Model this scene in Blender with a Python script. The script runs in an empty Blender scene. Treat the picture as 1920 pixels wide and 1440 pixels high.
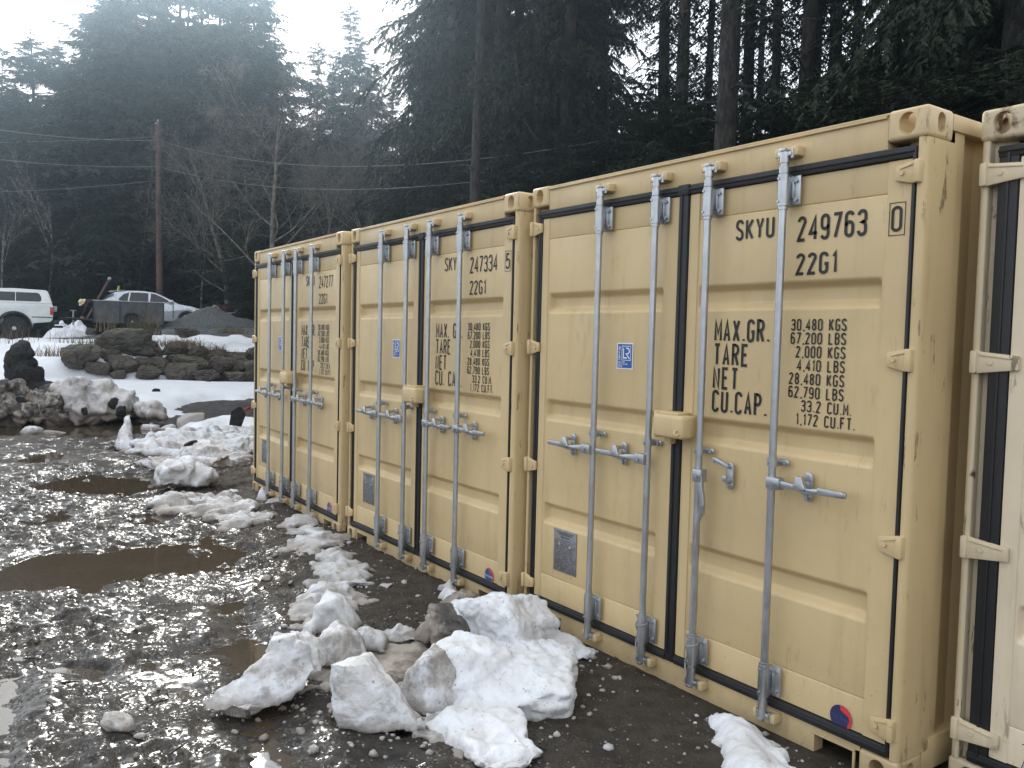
import bpy, bmesh, math, random
import numpy as np
from mathutils import Vector, Matrix, Euler

# ------------------------------------------------------------------ camera, sky, sun, exposure
SC = bpy.context.scene
COL = SC.collection
R = math.radians
CAM = np.array([4.1653, -3.0459, 1.6923])
YAW, PITCH, ROLL, FPX = 2.528038, -0.052181, 0.024577, 1603.79
_fw = np.array([math.cos(PITCH)*math.cos(YAW), math.cos(PITCH)*math.sin(YAW), math.sin(PITCH)])
_r0 = np.array([math.sin(YAW), -math.cos(YAW), 0.0]); _u0 = np.cross(_r0, _fw)
_rt = _r0*math.cos(ROLL) + _u0*math.sin(ROLL)
_up = -_r0*math.sin(ROLL) + _u0*math.cos(ROLL)
cd = bpy.data.cameras.new('camera'); cam = bpy.data.objects.new('camera', cd); COL.objects.link(cam)
cam.matrix_world = Matrix(((_rt[0], _up[0], -_fw[0], CAM[0]), (_rt[1], _up[1], -_fw[1], CAM[1]), (_rt[2], _up[2], -_fw[2], CAM[2]), (0, 0, 0, 1)))
cd.sensor_width = 36.0; cd.sensor_fit = 'HORIZONTAL'; cd.lens = FPX/1920*36.0
cd.clip_start = 0.05; cd.clip_end = 2000
SC.camera = cam
SUN_AZ, SUN_EL = R(166.5), R(27)          # towards the sun, anticlockwise from +x
sd = bpy.data.lights.new('sun', 'SUN'); sun = bpy.data.objects.new('sun', sd); COL.objects.link(sun)
sd.energy = 1.5; sd.angle = R(10); sd.color = (1.0, 0.95, 0.88)
_d = Vector((math.cos(SUN_AZ)*math.cos(SUN_EL), math.sin(SUN_AZ)*math.cos(SUN_EL), math.sin(SUN_EL)))
sun.rotation_euler = _d.to_track_quat('Z', 'Y').to_euler(); sun.location = (-20, 10, 30)
W = bpy.data.worlds.new('World'); SC.world = W; W.use_nodes = True
nt = W.node_tree; nt.nodes.clear()
wo = nt.nodes.new('ShaderNodeOutputWorld'); bg = nt.nodes.new('ShaderNodeBackground')
sky = nt.nodes.new('ShaderNodeTexSky'); sky.sky_type = 'NISHITA'; sky.sun_disc = False
sky.sun_elevation = SUN_EL; sky.sun_rotation = math.atan2(_d.x, _d.y)
sky.air_density = 1.0; sky.dust_density = 3.0; sky.altitude = 300
tc = nt.nodes.new('ShaderNodeTexCoord'); ns = nt.nodes.new('ShaderNodeTexNoise')
ns.inputs['Scale'].default_value = 2.2; ns.inputs['Detail'].default_value = 6; ns.inputs['Roughness'].default_value = 0.55
cr = nt.nodes.new('ShaderNodeMapRange'); cr.inputs['From Min'].default_value = 0.32; cr.inputs['From Max'].default_value = 0.62
cr.inputs['To Min'].default_value = 0.62; cr.inputs['To Max'].default_value = 0.97
mx = nt.nodes.new('ShaderNodeMix'); mx.data_type = 'RGBA'
mx.inputs['B'].default_value = (8.8, 9.0, 9.3, 1)
nt.links.new(tc.outputs['Generated'], ns.inputs['Vector']); nt.links.new(ns.outputs['Fac'], cr.inputs['Value'])
nt.links.new(cr.outputs['Result'], mx.inputs['Factor']); nt.links.new(sky.outputs['Color'], mx.inputs['A'])
nt.links.new(mx.outputs['Result'], bg.inputs['Color']); nt.links.new(bg.outputs['Background'], wo.inputs['Surface'])
bg.inputs['Strength'].default_value = 0.1
SC.view_settings.view_transform = 'Standard'; SC.view_settings.look = 'None'
SC.view_settings.gamma = 1.0; SC.view_settings.use_curve_mapping = False
SC.view_settings.exposure = 1.06
SC.cycles.max_bounces = 6; SC.cycles.diffuse_bounces = 3; SC.cycles.glossy_bounces = 3
SC.cycles.transmission_bounces = 4; SC.cycles.transparent_max_bounces = 6; SC.cycles.volume_bounces = 0
SC.cycles.use_denoising = True

# ------------------------------------------------------------------ helpers
rnd = random.Random(11)
def ray(px, py):
    d = _fw*FPX + _rt*(px-960) - _up*(py-720)
    return d/np.linalg.norm(d)
def G(px, py, z=0.0):                    # the spot on level z seen at that spot of the photograph
    d = ray(px, py); t = (z-CAM[2])/d[2]; p = CAM + t*d
    return Vector((p[0], p[1], p[2]))
def at(px, py, t):                       # the spot t metres away
    p = CAM + ray(px, py)*t
    return Vector((p[0], p[1], p[2]))
def _hash(ix, iy, iz, seed):
    h = (ix*374761393 + iy*668265263 + iz*2147483647 + seed*974634777) & 0xFFFFFFFF
    h = ((h ^ (h >> 13))*1274126177) & 0xFFFFFFFF
    h = ((h ^ (h >> 16))*2246822519) & 0xFFFFFFFF
    return ((h ^ (h >> 15)) & 0xFFFFFF)/float(0xFFFFFF)
def vnoise(p, seed=0):
    p = np.asarray(p, float); i = np.floor(p).astype(np.int64); f = p-i; f = f*f*(3-2*f)
    o = 0
    for a in (0, 1):
        wa = f[:, 0] if a else 1-f[:, 0]
        for b in (0, 1):
            wb = f[:, 1] if b else 1-f[:, 1]
            for c in (0, 1):
                wc = f[:, 2] if c else 1-f[:, 2]
                o = o + wa*wb*wc*_hash(i[:, 0]+a, i[:, 1]+b, i[:, 2]+c, seed)
    return o*2-1
def fbm(p, seed=0, octv=4, gain=0.5, lac=2.07):
    p = np.asarray(p, float); o = 0; a = 1.0; s = 0
    for k in range(octv):
        o = o + a*vnoise(p, seed+k*17); s += a; a *= gain; p = p*lac + 3.7
    return o/s
def ridged(p, seed=0, octv=3):
    p = np.asarray(p, float); o = 0; a = 1.0; s = 0
    for k in range(octv):
        o = o + a*(1-np.abs(vnoise(p, seed+k*13))*2); s += a; a *= .5; p = p*2.1 + 1.3
    return o/s
def sst(a, b, x):
    t = np.clip((x-a)/(b-a), 0, 1); return t*t*(3-2*t)
def P3(x, y, z=0.0):
    x = np.asarray(x, float); return np.stack([x, np.asarray(y, float)+0*x, 0*x+z], -1)

def tag(o, label=None, cat=None, group=None, kind=None):
    if label: o['label'] = label
    if cat: o['category'] = cat
    if group: o['group'] = group
    if kind: o['kind'] = kind
    return o
def empty(name, label, cat, loc=(0, 0, 0), rot=(0, 0, 0), group=None):
    o = bpy.data.objects.new(name, None); COL.objects.link(o); o.location = loc; o.rotation_euler = rot
    o.empty_display_size = 0.2
    return tag(o, label, cat, group)
def link(name, me, mat=None, parent=None):
    if mat is not None and not me.materials:
        for m in (mat if isinstance(mat, (list, tuple)) else [mat]): me.materials.append(m)
    o = bpy.data.objects.new(name, me); COL.objects.link(o)
    if parent is not None: o.parent = parent
    return o
def np_mesh(name, V, F, smooth=False, angle=None, mids=None):
    """V (n,3), F (m,k) with one k for all faces"""
    me = bpy.data.meshes.new(name); V = np.asarray(V, np.float32); F = np.asarray(F, np.int32); k = F.shape[1]
    me.vertices.add(len(V)); me.vertices.foreach_set('co', V.ravel())
    me.loops.add(F.size); me.loops.foreach_set('vertex_index', F.ravel())
    me.polygons.add(len(F)); me.polygons.foreach_set('loop_start', np.arange(0, F.size, k, dtype=np.int32))
    if mids is not None: me.polygons.foreach_set('material_index', np.asarray(mids, np.int32))
    me.update(calc_edges=True); me.validate()
    if smooth: me.shade_smooth()
    else: me.shade_flat()
    if angle: me.set_sharp_from_angle(angle=R(angle))
    return me
def grid_mesh(name, X, Y, Z, smooth=True):
    n, m = X.shape
    V = np.stack([X, Y, Z], -1).reshape(-1, 3)
    i = np.arange(n*m).reshape(n, m)
    F = np.stack([i[:-1, :-1], i[1:, :-1], i[1:, 1:], i[:-1, 1:]], -1).reshape(-1, 4)
    a, b, c = V[F[0, 0]], V[F[0, 1]], V[F[0, 2]]
    if np.cross(b-a, c-b)[2] < 0: F = F[:, ::-1]
    return np_mesh(name, V, F, smooth)

class MB:
    def __init__(s): s.bm = bmesh.new(); s.off = Vector((0, 0, 0)); s.mi = 0
    def face(s, vs):
        try:
            f = s.bm.faces.new(vs); f.material_index = s.mi; return f
        except ValueError: return None
    def box(s, x0, x1, y0, y1, z0, z1, bev=0.0, seg=2, M=None):
        b = bmesh.new(); r = bmesh.ops.create_cube(b, size=1)
        for v in b.verts: v.co = Vector(((x0+x1)/2+v.co.x*(x1-x0), (y0+y1)/2+v.co.y*(y1-y0), (z0+z1)/2+v.co.z*(z1-z0)))
        if bev: bmesh.ops.bevel(b, geom=list(b.edges), offset=bev, segments=seg, affect='EDGES', profile=0.5)
        s.add(b, M); return s
    def add(s, b, M=None):
        if M is not None: bmesh.ops.transform(b, matrix=M, verts=b.verts)
        mp = [s.bm.verts.new(v.co) for v in b.verts]; b.verts.index_update()
        for f in b.faces: s.face([mp[v.index] for v in f.verts])
        b.free()
    def tube(s, pts, rad, n=12, cap=True, flat=None):
        pts = [Vector(p) for p in pts]; rads = rad if isinstance(rad, (list, tuple)) else [rad]*len(pts)
        rings = []; ref = None
        for i, p in enumerate(pts):
            t = (pts[min(i+1, len(pts)-1)]-pts[max(i-1, 0)]).normalized()
            if ref is None: ref = t.orthogonal().normalized()
            a = (ref - t*ref.dot(t)).normalized(); b = t.cross(a); ref = a
            rings.append([s.bm.verts.new(p+(a*math.cos(6.28318*k/n)+b*math.sin(6.28318*k/n))*rads[i]) for k in range(n)])
        for i in range(len(rings)-1):
            for k in range(n): s.face([rings[i][k], rings[i][(k+1) % n], rings[i+1][(k+1) % n], rings[i+1][k]])
        if cap: s.face(rings[0][::-1]); s.face(rings[-1])
        return s
    def prism(s, poly, a, b, axis='y', bev=0.0, seg=2, M=None, taper=None):
        """poly 2-D (ccw), extruded along axis from a to b"""
        bmx = bmesh.new()
        def mk(p, d):
            return {'y': Vector((p[0], d, p[1])), 'x': Vector((d, p[0], p[1])), 'z': Vector((p[0], p[1], d))}[axis]
        v0 = [bmx.verts.new(mk(p, a)) for p in poly]
        v1 = [bmx.verts.new(mk(p if taper is None else taper(p), b)) for p in poly]
        n = len(poly); bmx.faces.new(v0); bmx.faces.new(v1[::-1])
        for i in range(n): bmx.faces.new([v0[i], v1[i], v1[(i+1) % n], v0[(i+1) % n]])
        bmesh.ops.recalc_face_normals(bmx, faces=bmx.faces)
        if bev: bmesh.ops.bevel(bmx, geom=list(bmx.edges), offset=bev, segments=seg, affect='EDGES', profile=0.5, clamp_overlap=True)
        s.add(bmx, M); return s
    def mesh(s, name, angle=35, shift=None, flip=False):
        bmesh.ops.recalc_face_normals(s.bm, faces=s.bm.faces)
        me = bpy.data.meshes.new(name)
        if shift is not None:
            for v in s.bm.verts: v.co += Vector(shift)
        s.bm.to_mesh(me); s.bm.free()
        me.shade_smooth(); me.set_sharp_from_angle(angle=R(angle))
        return me

# materials --------------------------------------------------------
class NT:
    def __init__(s, name):
        s.m = bpy.data.materials.new(name); s.m.use_nodes = True; s.t = s.m.node_tree
        s.b = s.t.nodes['Principled BSDF']
    def n(s, typ, **kw):
        o = s.t.nodes.new('ShaderNode'+typ)
        for k, v in kw.items():
            if k in o.inputs: s.put(o.inputs[k], v)
            else: setattr(o, k, v)
        return o
    def put(s, sock, v):
        if hasattr(v, 'node'): s.t.links.new(v, sock)
        elif isinstance(v, tuple) and len(v) == 3 and sock.type == 'RGBA': sock.default_value = (*v, 1)
        else: sock.default_value = v
    def set(s, **kw):
        for k, v in kw.items(): s.put(s.b.inputs[k.replace('_', ' ')], v)
    def pos(s): return s.n('NewGeometry').outputs['Position']
    def objc(s): return s.n('TexCoord').outputs['Object']
    def noise(s, vec, scale, detail=4, rough=0.55, dist=0.0):
        return s.n('TexNoise', Vector=vec, Scale=scale, Detail=detail, Roughness=rough, Distortion=dist).outputs['Fac']
    def ramp(s, v, a, b, lo=0.0, hi=1.0):
        o = s.n('MapRange', Value=v); o.inputs['From Min'].default_value = a; o.inputs['From Max'].default_value = b
        o.inputs['To Min'].default_value = lo; o.inputs['To Max'].default_value = hi
        o.interpolation_type = 'SMOOTHSTEP'; return o.outputs['Result']
    def mix(s, f, a, b):
        o = s.n('Mix', data_type='RGBA')
        s.put(o.inputs['Factor'], f); s.put(o.inputs['A'], a); s.put(o.inputs['B'], b); return o.outputs['Result']
    def math(s, op, a, b=0.0):
        o = s.n('Math', operation=op); s.put(o.inputs[0], a); s.put(o.inputs[1], b); return o.outputs[0]
    def scalev(s, vec, sc):
        o = s.n('Mapping', Vector=vec); o.inputs['Scale'].default_value = sc; return o.outputs['Vector']
    def bump(s, h, strength=0.3, dist=0.01):
        o = s.n('Bump', Height=h); o.inputs['Strength'].default_value = strength; o.inputs['Distance'].default_value = dist
        s.t.links.new(o.outputs['Normal'], s.b.inputs['Normal'])
def plain(name, col, rough=0.5, metal=0.0, var=0.12, scale=6.0, bump=0.0, bscale=60, bdist=0.003, **kw):
    t = NT(name); v = t.noise(t.objc(), scale, 5)
    c2 = tuple(c*(1-var*2) for c in col)
    t.set(Base_Color=t.mix(t.ramp(v, .35, .7), col, c2), Roughness=t.ramp(t.noise(t.objc(), scale*3, 3), .3, .7, rough*0.85, min(1, rough*1.15)), Metallic=metal)
    if bump: t.bump(t.noise(t.objc(), bscale, 4), bump, bdist)
    for k, vv in kw.items(): t.set(**{k: vv})
    return t.m
# ------------------------------------------------------------------ ground, water, snow cover, road
WX, WY = math.cos(R(168)), math.sin(R(168))
def rs(x, y):
    dx, dy = x-CAM[0], y-CAM[1]
    return dx*WX+dy*WY, dx*WY-dy*WX*1.0
def RS(r, s):                            # back to x, y
    return CAM[0]+r*WX+s*WY, CAM[1]+r*WY-s*WX
def macro(x, y):
    x = np.asarray(x, float); y = np.asarray(y, float)
    r, s = rs(x, y)
    left = 1-sst(-4.2, -2.2, s)
    w = 0.7+4.3*left; rc = 27.2+1.2*left
    h = 0.15*sst(17, 26, r) + (0.95+.1*left)*sst(rc-w, rc+w, r)
    h = h + 0.80*sst(28.5, 36, r)*sst(-5, 2, s)
    h = h + 4.5*sst(44, 95, r) + 2.0*sst(12, 40, y)*(1-sst(20, 40, r))
    return h
# puddles: (centre px, half sizes in metres along x and y, depth)
PUD = []
for px, py, ax, ay, dep in ((205, 902, .72, .66, .09), (205, 1050, .62, .66, .10), (60, 1066, .36, .50, .09), (330, 850, .5, .35, .05), (90, 855, .6, .5, .05), (250, 835, .7, .4, .05), (20, 960, .35, .3, .04), (120, 1260, .16, .14, .035), (640, 1340, .14, .10, .02), (70, 800, .9, 1.9, .12), (190, 806, .7, 1.0, .10),
                            (472, 1036, .20, .26, .05), (300, 1238, .12, .20, .03), (560, 1188, .20, .18, .03), (395, 1200, .14, .12, .03), (225, 1436, .14, .16, .04),
                            (250, 968, .34, .30, .04), (440, 905, .32, .34, .06), (490, 1120, .16, .20, .03)):
    g = G(px, py); PUD.append((g.x, g.y, ax, ay, dep))
def frontline(x):                        # distance in front of the container row
    return np.where(x > -0.2, 0.0, -0.05)
def ground_h(x, y, micro=True):
    x = np.asarray(x, float); y = np.asarray(y, float); shp = x.shape; x = x.ravel(); y = y.ravel()
    h = macro(x, y)
    r, s = rs(x, y)
    near = 1-sst(19, 25, r)
    yard = near*(1-sst(4, 9, y))
    # close to the containers the soil is firmer and a touch higher
    firm = sst(-1.15, -0.35, y + .22*fbm(P3(x*1.3, y*1.3), 5, 2))*sst(-6.5, -3.5, x)
    low = fbm(P3(x*1.1, y*1.5), 21, 4)*.036
    low2 = fbm(P3(x*2.9, y*3.6), 23, 3)*.017
    h = h + yard*(low+low2-.020)*(1-firm) + yard*firm*(.012+.35*low)
    wx = x+.45*fbm(P3(x*2.3, y*2.3), 31, 4); wy = y+.38*fbm(P3(x*2.3, y*2.3), 41, 4)
    for cx, cy, ax, ay, dep in PUD:
        q = np.sqrt(((wx-cx)/ax)**2+((wy-cy)/ay)**2)
        h = h - dep*(1-sst(.35, 1.35, q))
    for k, (x1, y1, x2, y2) in enumerate(((.4, -2.9, -9.5, -1.1), (.6, -1.75, -9.5, .35), (1.2, -2.6, -7, -3.6))):   # wheel ruts
        L = math.hypot(x2-x1, y2-y1); q = ((x-x1)*(y2-y1)-(y-y1)*(x2-x1))/L + .10*fbm(P3(x*.5, y*.5), 90+k, 2); a_ = np.abs(q)
        rut = -.030*np.exp(-(a_/.10)**2)+.016*np.exp(-((a_-.21)/.07)**2); rut = rut+.006*np.sin(((x-x1)*(x2-x1)+(y-y1)*(y2-y1))/L*62+np.sign(q)*a_*30)*np.exp(-(a_/.10)**2)
        h = h + yard*(1-firm)*rut*sst(-.25, .25, fbm(P3(x*.6, y*.6), 95+k, 2)+.12)
    if micro:
        m = yard*(1-.45*firm)
        a = fbm(P3(x*3.1, y*3.4), 7, 3)
        b = ridged(P3(x*7.5, y*8.5), 9, 3)
        c = fbm(P3(x*22, y*24), 12, 2)
        pat = sst(-.3, .5, fbm(P3(x*.8, y*.8), 77, 2))
        d_ = ridged(P3(x*17, y*19), 19, 3)
        h = h + m*(a*.017 + (b-.45)*.015*(.4+pat) + c*.0100*(.5+pat) + (d_-.45)*.0105*(.5+pat))
        h = h + (1-yard)*.03*fbm(P3(x*1.1, y*1.1), 15, 3)
    return h.reshape(shp)
def ground_at(x, y, micro=False): return float(ground_h(np.array([x]), np.array([y]), micro)[0])

def axis(lo, hi, step, far_lo, far_hi, grow):
    a = list(np.arange(lo, hi, step)); d = step; v = a[-1]
    while v < far_hi: d = d*grow; v += d; a.append(v)
    d = step; v = lo; b = []
    while v > far_lo: d = d*grow; v -= d; b.append(v)
    return np.array(b[::-1]+a)
gx = axis(-10.5, 2.8, .018, -420, 140, 1.018); gy = axis(-3.2, .9, .018, -300, 330, 1.026)
GXX, GYY = np.meshgrid(gx, gy, indexing='ij')
GZ = ground_h(GXX, GYY)

t = NT('mud'); p = t.pos()
sep = t.n('SeparateXYZ', Vector=p)
big = t.noise(p, 1.1, 5, .6); mid = t.noise(p, 9, 5, .6); fine = t.noise(p, 70, 4, .6)
col = t.mix(t.ramp(mid, .35, .7), (.038, .034, .031), (.085, .075, .066))
col = t.mix(t.ramp(big, .45, .65), col, (.052, .042, .032))
firm = t.ramp(t.math('ADD', sep.outputs['Y'], t.math('MULTIPLY', big, .7)), -0.75, 0.15)
firm = t.math('MULTIPLY', firm, t.ramp(sep.outputs['X'], -9.0, -5.5))
col = t.mix(firm, col, t.mix(t.ramp(mid, .3, .7), (.052, .041, .030), (.10, .080, .058)))
speck = t.ramp(t.n('TexVoronoi', Vector=p, Scale=75.0).outputs['Distance'], .16, .10)
col = t.mix(t.math('MULTIPLY', speck, t.ramp(fine, .5, .62)), col, (.20, .185, .165))
wet = t.ramp(t.noise(p, 3.2, 4, .65), .36, .60)
hN = t.noise(p, 58, 6, .71); lvl = t.math('ADD', t.math('ADD', .395, t.math('MULTIPLY', wet, .08)), t.math('MULTIPLY', t.ramp(t.noise(p, 4.2, 4, .6), .40, .62), .13)); lvl = t.math('SUBTRACT', lvl, t.math('MULTIPLY', firm, .16)); lvl = t.math('SUBTRACT', lvl, t.ramp(sep.outputs['X'], -5.0, -12.0, 0.0, .075))
film = t.ramp(t.math('SUBTRACT', lvl, hN), -.010, .016)              # water standing in the hollows between clods
rough = t.math('ADD', t.math('MULTIPLY', film, -.52), .74)
t.set(Base_Color=t.mix(film, col, (.034, .029, .024)), Roughness=rough, IOR=1.38)
t.b.inputs['Specular IOR Level'].default_value = .5
t.bump(t.math('MAXIMUM', hN, lvl), 1.0, .040)
MUD = t.m
gnd = link('ground', grid_mesh('ground', GXX, GYY, GZ), MUD); tag(gnd, kind='structure')

t = NT('puddle_water'); p = t.pos()
t.set(Base_Color=t.mix(t.noise(p, 2.5, 3), (.050, .036, .022), (.075, .056, .036)), Roughness=.03, IOR=1.33)
t.bump(t.noise(p, 5, 2), .04, .02)
WATER = t.m
WATER_Z = -0.050
wm = MB(); wm.face([wm.bm.verts.new(c) for c in ((-17, -8, WATER_Z), (3.2, -8, WATER_Z), (3.2, -.62, WATER_Z), (-6, -.3, WATER_Z), (-17, 4.5, WATER_Z))])
tag(link('puddle_water', wm.mesh('puddle_water'), WATER), kind='structure')

def snow_mat(name, dirt=0.3, speck=0.5, tint=(.66, .675, .70), dcol=(.13, .10, .075), sc=1.0, bumps=.7, lowdirt=None):
    t = NT(name); p = t.pos()
    n1 = t.noise(p, 3.0*sc, 6, .62); n2 = t.noise(p, 14*sc, 5, .7); n3 = t.noise(p, 90, 3, .6)
    d = t.ramp(t.math('ADD', t.math('MULTIPLY', n1, .55), t.math('MULTIPLY', n2, .45)), .62-.28*dirt, .72-.22*dirt)
    c = t.mix(t.math('MULTIPLY', d, .35+.65*dirt), tint, dcol)
    c = t.mix(t.math('MULTIPLY', t.ramp(t.noise(p, 4.5*sc, 5, .65), .40, .62), .75*dirt+.12), c, (.40, .345, .29))
    sp = t.math('MULTIPLY', t.ramp(n3, .66, .72), t.ramp(n2, .48, .60))
    c = t.mix(t.math('MULTIPLY', sp, speck), c, (.035, .030, .026))
    gr = t.math('MULTIPLY', t.ramp(t.noise(p, 42, 5, .7), .60, .66), t.ramp(t.noise(p, 6.5, 4, .65), .50, .60))
    c = t.mix(t.math('MULTIPLY', gr, speck), c, (.05, .042, .034))
    if lowdirt is not None:
        sep = t.n('SeparateXYZ', Vector=p)
        lowf = t.ramp(t.math('ADD', sep.outputs['Z'], t.math('MULTIPLY', n2, .10)), lowdirt+.07, lowdirt-.01)
        c = t.mix(t.math('MULTIPLY', lowf, .8), c, (.22, .185, .15))
    t.set(Base_Color=c, Roughness=.62)
    t.bump(t.math('ADD', t.noise(p, 26, 6, .75), t.math('MULTIPLY', n3, .3)), bumps, .018)
    return t.m
SNOW = snow_mat('clean_snow', .20, .8, tint=(.72, .735, .76), bumps=.5, lowdirt=.02)
SNOWF = snow_mat('field_snow', .0, .05, tint=(.70, .72, .75), sc=.4, bumps=.25)
SNOW2 = snow_mat('old_snow', .46, 1.0, lowdirt=.055)
SNOW3 = snow_mat('dirty_snow', .62, .95, lowdirt=.03)
SNOW4 = snow_mat('slush', .95, .9, tint=(.50, .47, .43), dcol=(.13, .10, .075))
PEAT = plain('black_soil', (.022, .020, .019), .9, var=.35, scale=14, bump=1.0, bscale=22, bdist=.06)

def sheet(name, rr, ss, step, thick, mat):
    """a snow or gravel sheet lying on the ground: thick(x, y, r, s) is its depth; where it is negative the sheet dips under the soil"""
    a = np.arange(rr[0], rr[1], step); b = np.arange(ss[0], ss[1], step)
    A, B = np.meshgrid(a, b, indexing='ij'); X, Y = RS(A, B)
    H = thick(X.ravel(), Y.ravel(), A.ravel(), B.ravel()).reshape(A.shape)
    Z = ground_h(X, Y, False)+H
    n, m = A.shape; i = np.arange(n*m).reshape(n, m)
    F = np.stack([i[:-1, :-1], i[1:, :-1], i[1:, 1:], i[:-1, 1:]], -1).reshape(-1, 4)
    keep = H.ravel()[F].max(1) > -.06
    V = np.stack([X, Y, Z], -1).reshape(-1, 3); F = F[keep]
    u, inv = np.unique(F, return_inverse=True); F = inv.reshape(F.shape); V = V[u]
    a_, b_, c_ = V[F[0, 0]], V[F[0, 1]], V[F[0, 2]]
    if np.cross(b_-a_, c_-b_)[2] < 0: F = F[:, ::-1]
    return link(name, np_mesh(name, V, F, True), mat)

def field_thick(x, y, r, s):
    n = fbm(P3(x*.45, y*.45), 51, 4); f = fbm(P3(x*1.7, y*1.7), 52, 3)
    # front edge of the field; a tongue of bare dark soil comes in from the right
    e = r - (18.6 + .9*n + .25*f + 1.3*sst(-1.0, -3, s))
    q = np.sqrt(((r-19.4)/3.0)**2+((s-3.7)/3.0)**2) + .28*n + .12*f
    k = np.minimum(e*.5, (q-1.0)*.9)
    rd = 32.2-sst(-2, 3, s)*.2                       # stops at the road edge, patchy there
    k = np.minimum(k, (rd-r)*.35 + .25*f)
    patch = .16 - 1.0*sst(.18, .42, fbm(P3(x*.8, y*.8), 58, 3))*sst(27.6, 29.5, r)*.35
    wall = sst(-2.3, -1.4, s)*np.exp(-((r-27.3)/.75)**2)*(.04+.20*sst(-.6, 1.2, s))
    return np.minimum(np.clip(k, -.15, .14), patch) + .022*f + .05*fbm(P3(x*.35, y*.35), 67, 2)*sst(21, 24, r) + .006 - wall
tag(sheet('snow_field', (15.5, 33.5), (-16, 13), .13, field_thick, SNOWF), kind='structure')

t = NT('wet_asphalt'); p = t.pos()
t.set(Base_Color=t.mix(t.ramp(t.noise(p, .9, 5), .4, .65), (.055, .056, .06), (.12, .118, .115)), Roughness=t.ramp(t.noise(p, 2, 4), .3, .7, .25, .6))
t.bump(t.noise(p, 60, 3), .4, .01)
ASPH = t.m
def road_thick(x, y, r, s):
    f = fbm(P3(x*.8, y*.8), 61, 3)
    return np.minimum(np.clip((r-31.6)*.2+.05*f, -.1, .012), np.clip((44.5-r)*.2+.1*f, -.1, .012))+.004
tag(sheet('road', (31, 46), (-30, 22), .3, road_thick, ASPH), kind='structure')
# ------------------------------------------------------------------ shipping containers
def paint(name, col, dirt=.15, rust=.0, chips=.15, rough=.42):
    t = NT(name); p = t.objc(); 
    big = t.noise(p, 1.4, 5, .6); st = t.noise(t.scalev(p, (9, 9, .7)), 1.0, 5, .65)
    c = t.mix(t.ramp(big, .35, .7), col, tuple(v*.88 for v in col))
    c = t.mix(t.math('MULTIPLY', t.ramp(st, .52, .75), dirt), c, (col[0]*.50, col[1]*.46, col[2]*.42))
    sc = t.noise(t.scalev(p, (26, 26, 5)), 1.0, 5, .7)
    c = t.mix(t.math('MULTIPLY', t.math('MULTIPLY', t.ramp(sc, .585, .62), t.ramp(t.noise(p, 2.3, 3), .47, .57)), chips), c, (.12, .085, .05))
    if rust:
        rn = t.ramp(t.math('ADD', t.math('MULTIPLY', t.noise(p, 7, 6, .7), .6), t.math('MULTIPLY', st, .4)), .63-.20*rust, .68-.14*rust)
        c = t.mix(rn, c, t.mix(t.noise(p, 30, 3), (.16, .055, .018), (.055, .026, .014)))
    zz = t.n('SeparateXYZ', Vector=p).outputs['Z']; nn = t.noise(p, 5.5, 6, .7)
    spl = t.ramp(t.math('ADD', zz, t.math('MULTIPLY', nn, .55)), .52, .22)                 # mud splashed up along the foot
    c = t.mix(t.math('MULTIPLY', spl, .42), c, (.20, .155, .105))
    sp2 = t.math('MULTIPLY', t.ramp(t.noise(p, 60, 4, .6), .66, .70), t.ramp(t.math('ADD', zz, t.math('MULTIPLY', nn, .8)), 1.25, .35)); c = t.mix(t.math('MULTIPLY', sp2, .7), c, (.16, .12, .08))
    t.set(Base_Color=c, Roughness=t.ramp(t.noise(p, 4, 4), .3, .7, rough*.85, rough*1.25))
    t.bump(t.noise(p, 11, 4), .10, .006)
    return t.m
TAN = paint('tan_paint', (.60, .450, .238), .22); TANPOST = paint('worn_tan_paint', (.60, .450, .238), .36, .0, .75)
TANRUST = paint('chipped_tan_paint', (.60, .45, .25), .25, .30, .6)
CREAM = paint('cream_paint', (.73, .615, .45), .25, .0, .5, .5); CREAMPOST = paint('worn_cream_paint', (.66, .55, .38), .4, .22, .8, .5)
CREAMRUST = paint('rusty_cream_paint', (.60, .50, .34), .4, .62, .8, .6)
t = NT('galvanised_steel'); p = t.objc()
t.set(Base_Color=t.mix(t.noise(p, 30, 4), (.36, .38, .40), (.50, .52, .54)), Metallic=.9, Roughness=t.ramp(t.noise(p, 12, 4), .3, .7, .30, .46)); ZINC = t.m
t = NT('black_rubber'); p = t.objc()
t.set(Base_Color=t.mix(t.noise(p, 5, 5), (.008, .0085, .0095), (.017, .018, .02)), Roughness=.6); t.bump(t.noise(p, 25, 4), .15, .004); RUBBER = t.m
BLACKP = plain('black_lettering', (.014, .013, .013), .5, var=.2)
PLATEM = plain('grey_plate', (.25, .25, .26), .45, .4, var=.15, scale=30); PLATED = plain('plate_print', (.05, .05, .06), .5)
DARK = plain('dark_void', (.01, .009, .008), .9); BRASS = plain('rivet_metal', (.75, .68, .48), .35, .7)
BLUE = plain('blue_sticker', (.022, .10, .36), .35, var=.05); WHITE = plain('white_print', (.82, .82, .82), .45, var=.04)
RED = plain('red_sticker', (.62, .035, .045), .4, var=.06); NAVY = plain('navy_sticker', (.022, .024, .085), .4, var=.1); MIDBLUE = plain('mid_blue_sticker', (.03, .08, .22), .4)
INK = plain('blue_ink', (.03, .05, .13), .5); ROPEM = plain('grey_cord', (.33, .31, .27), .8)

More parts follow.
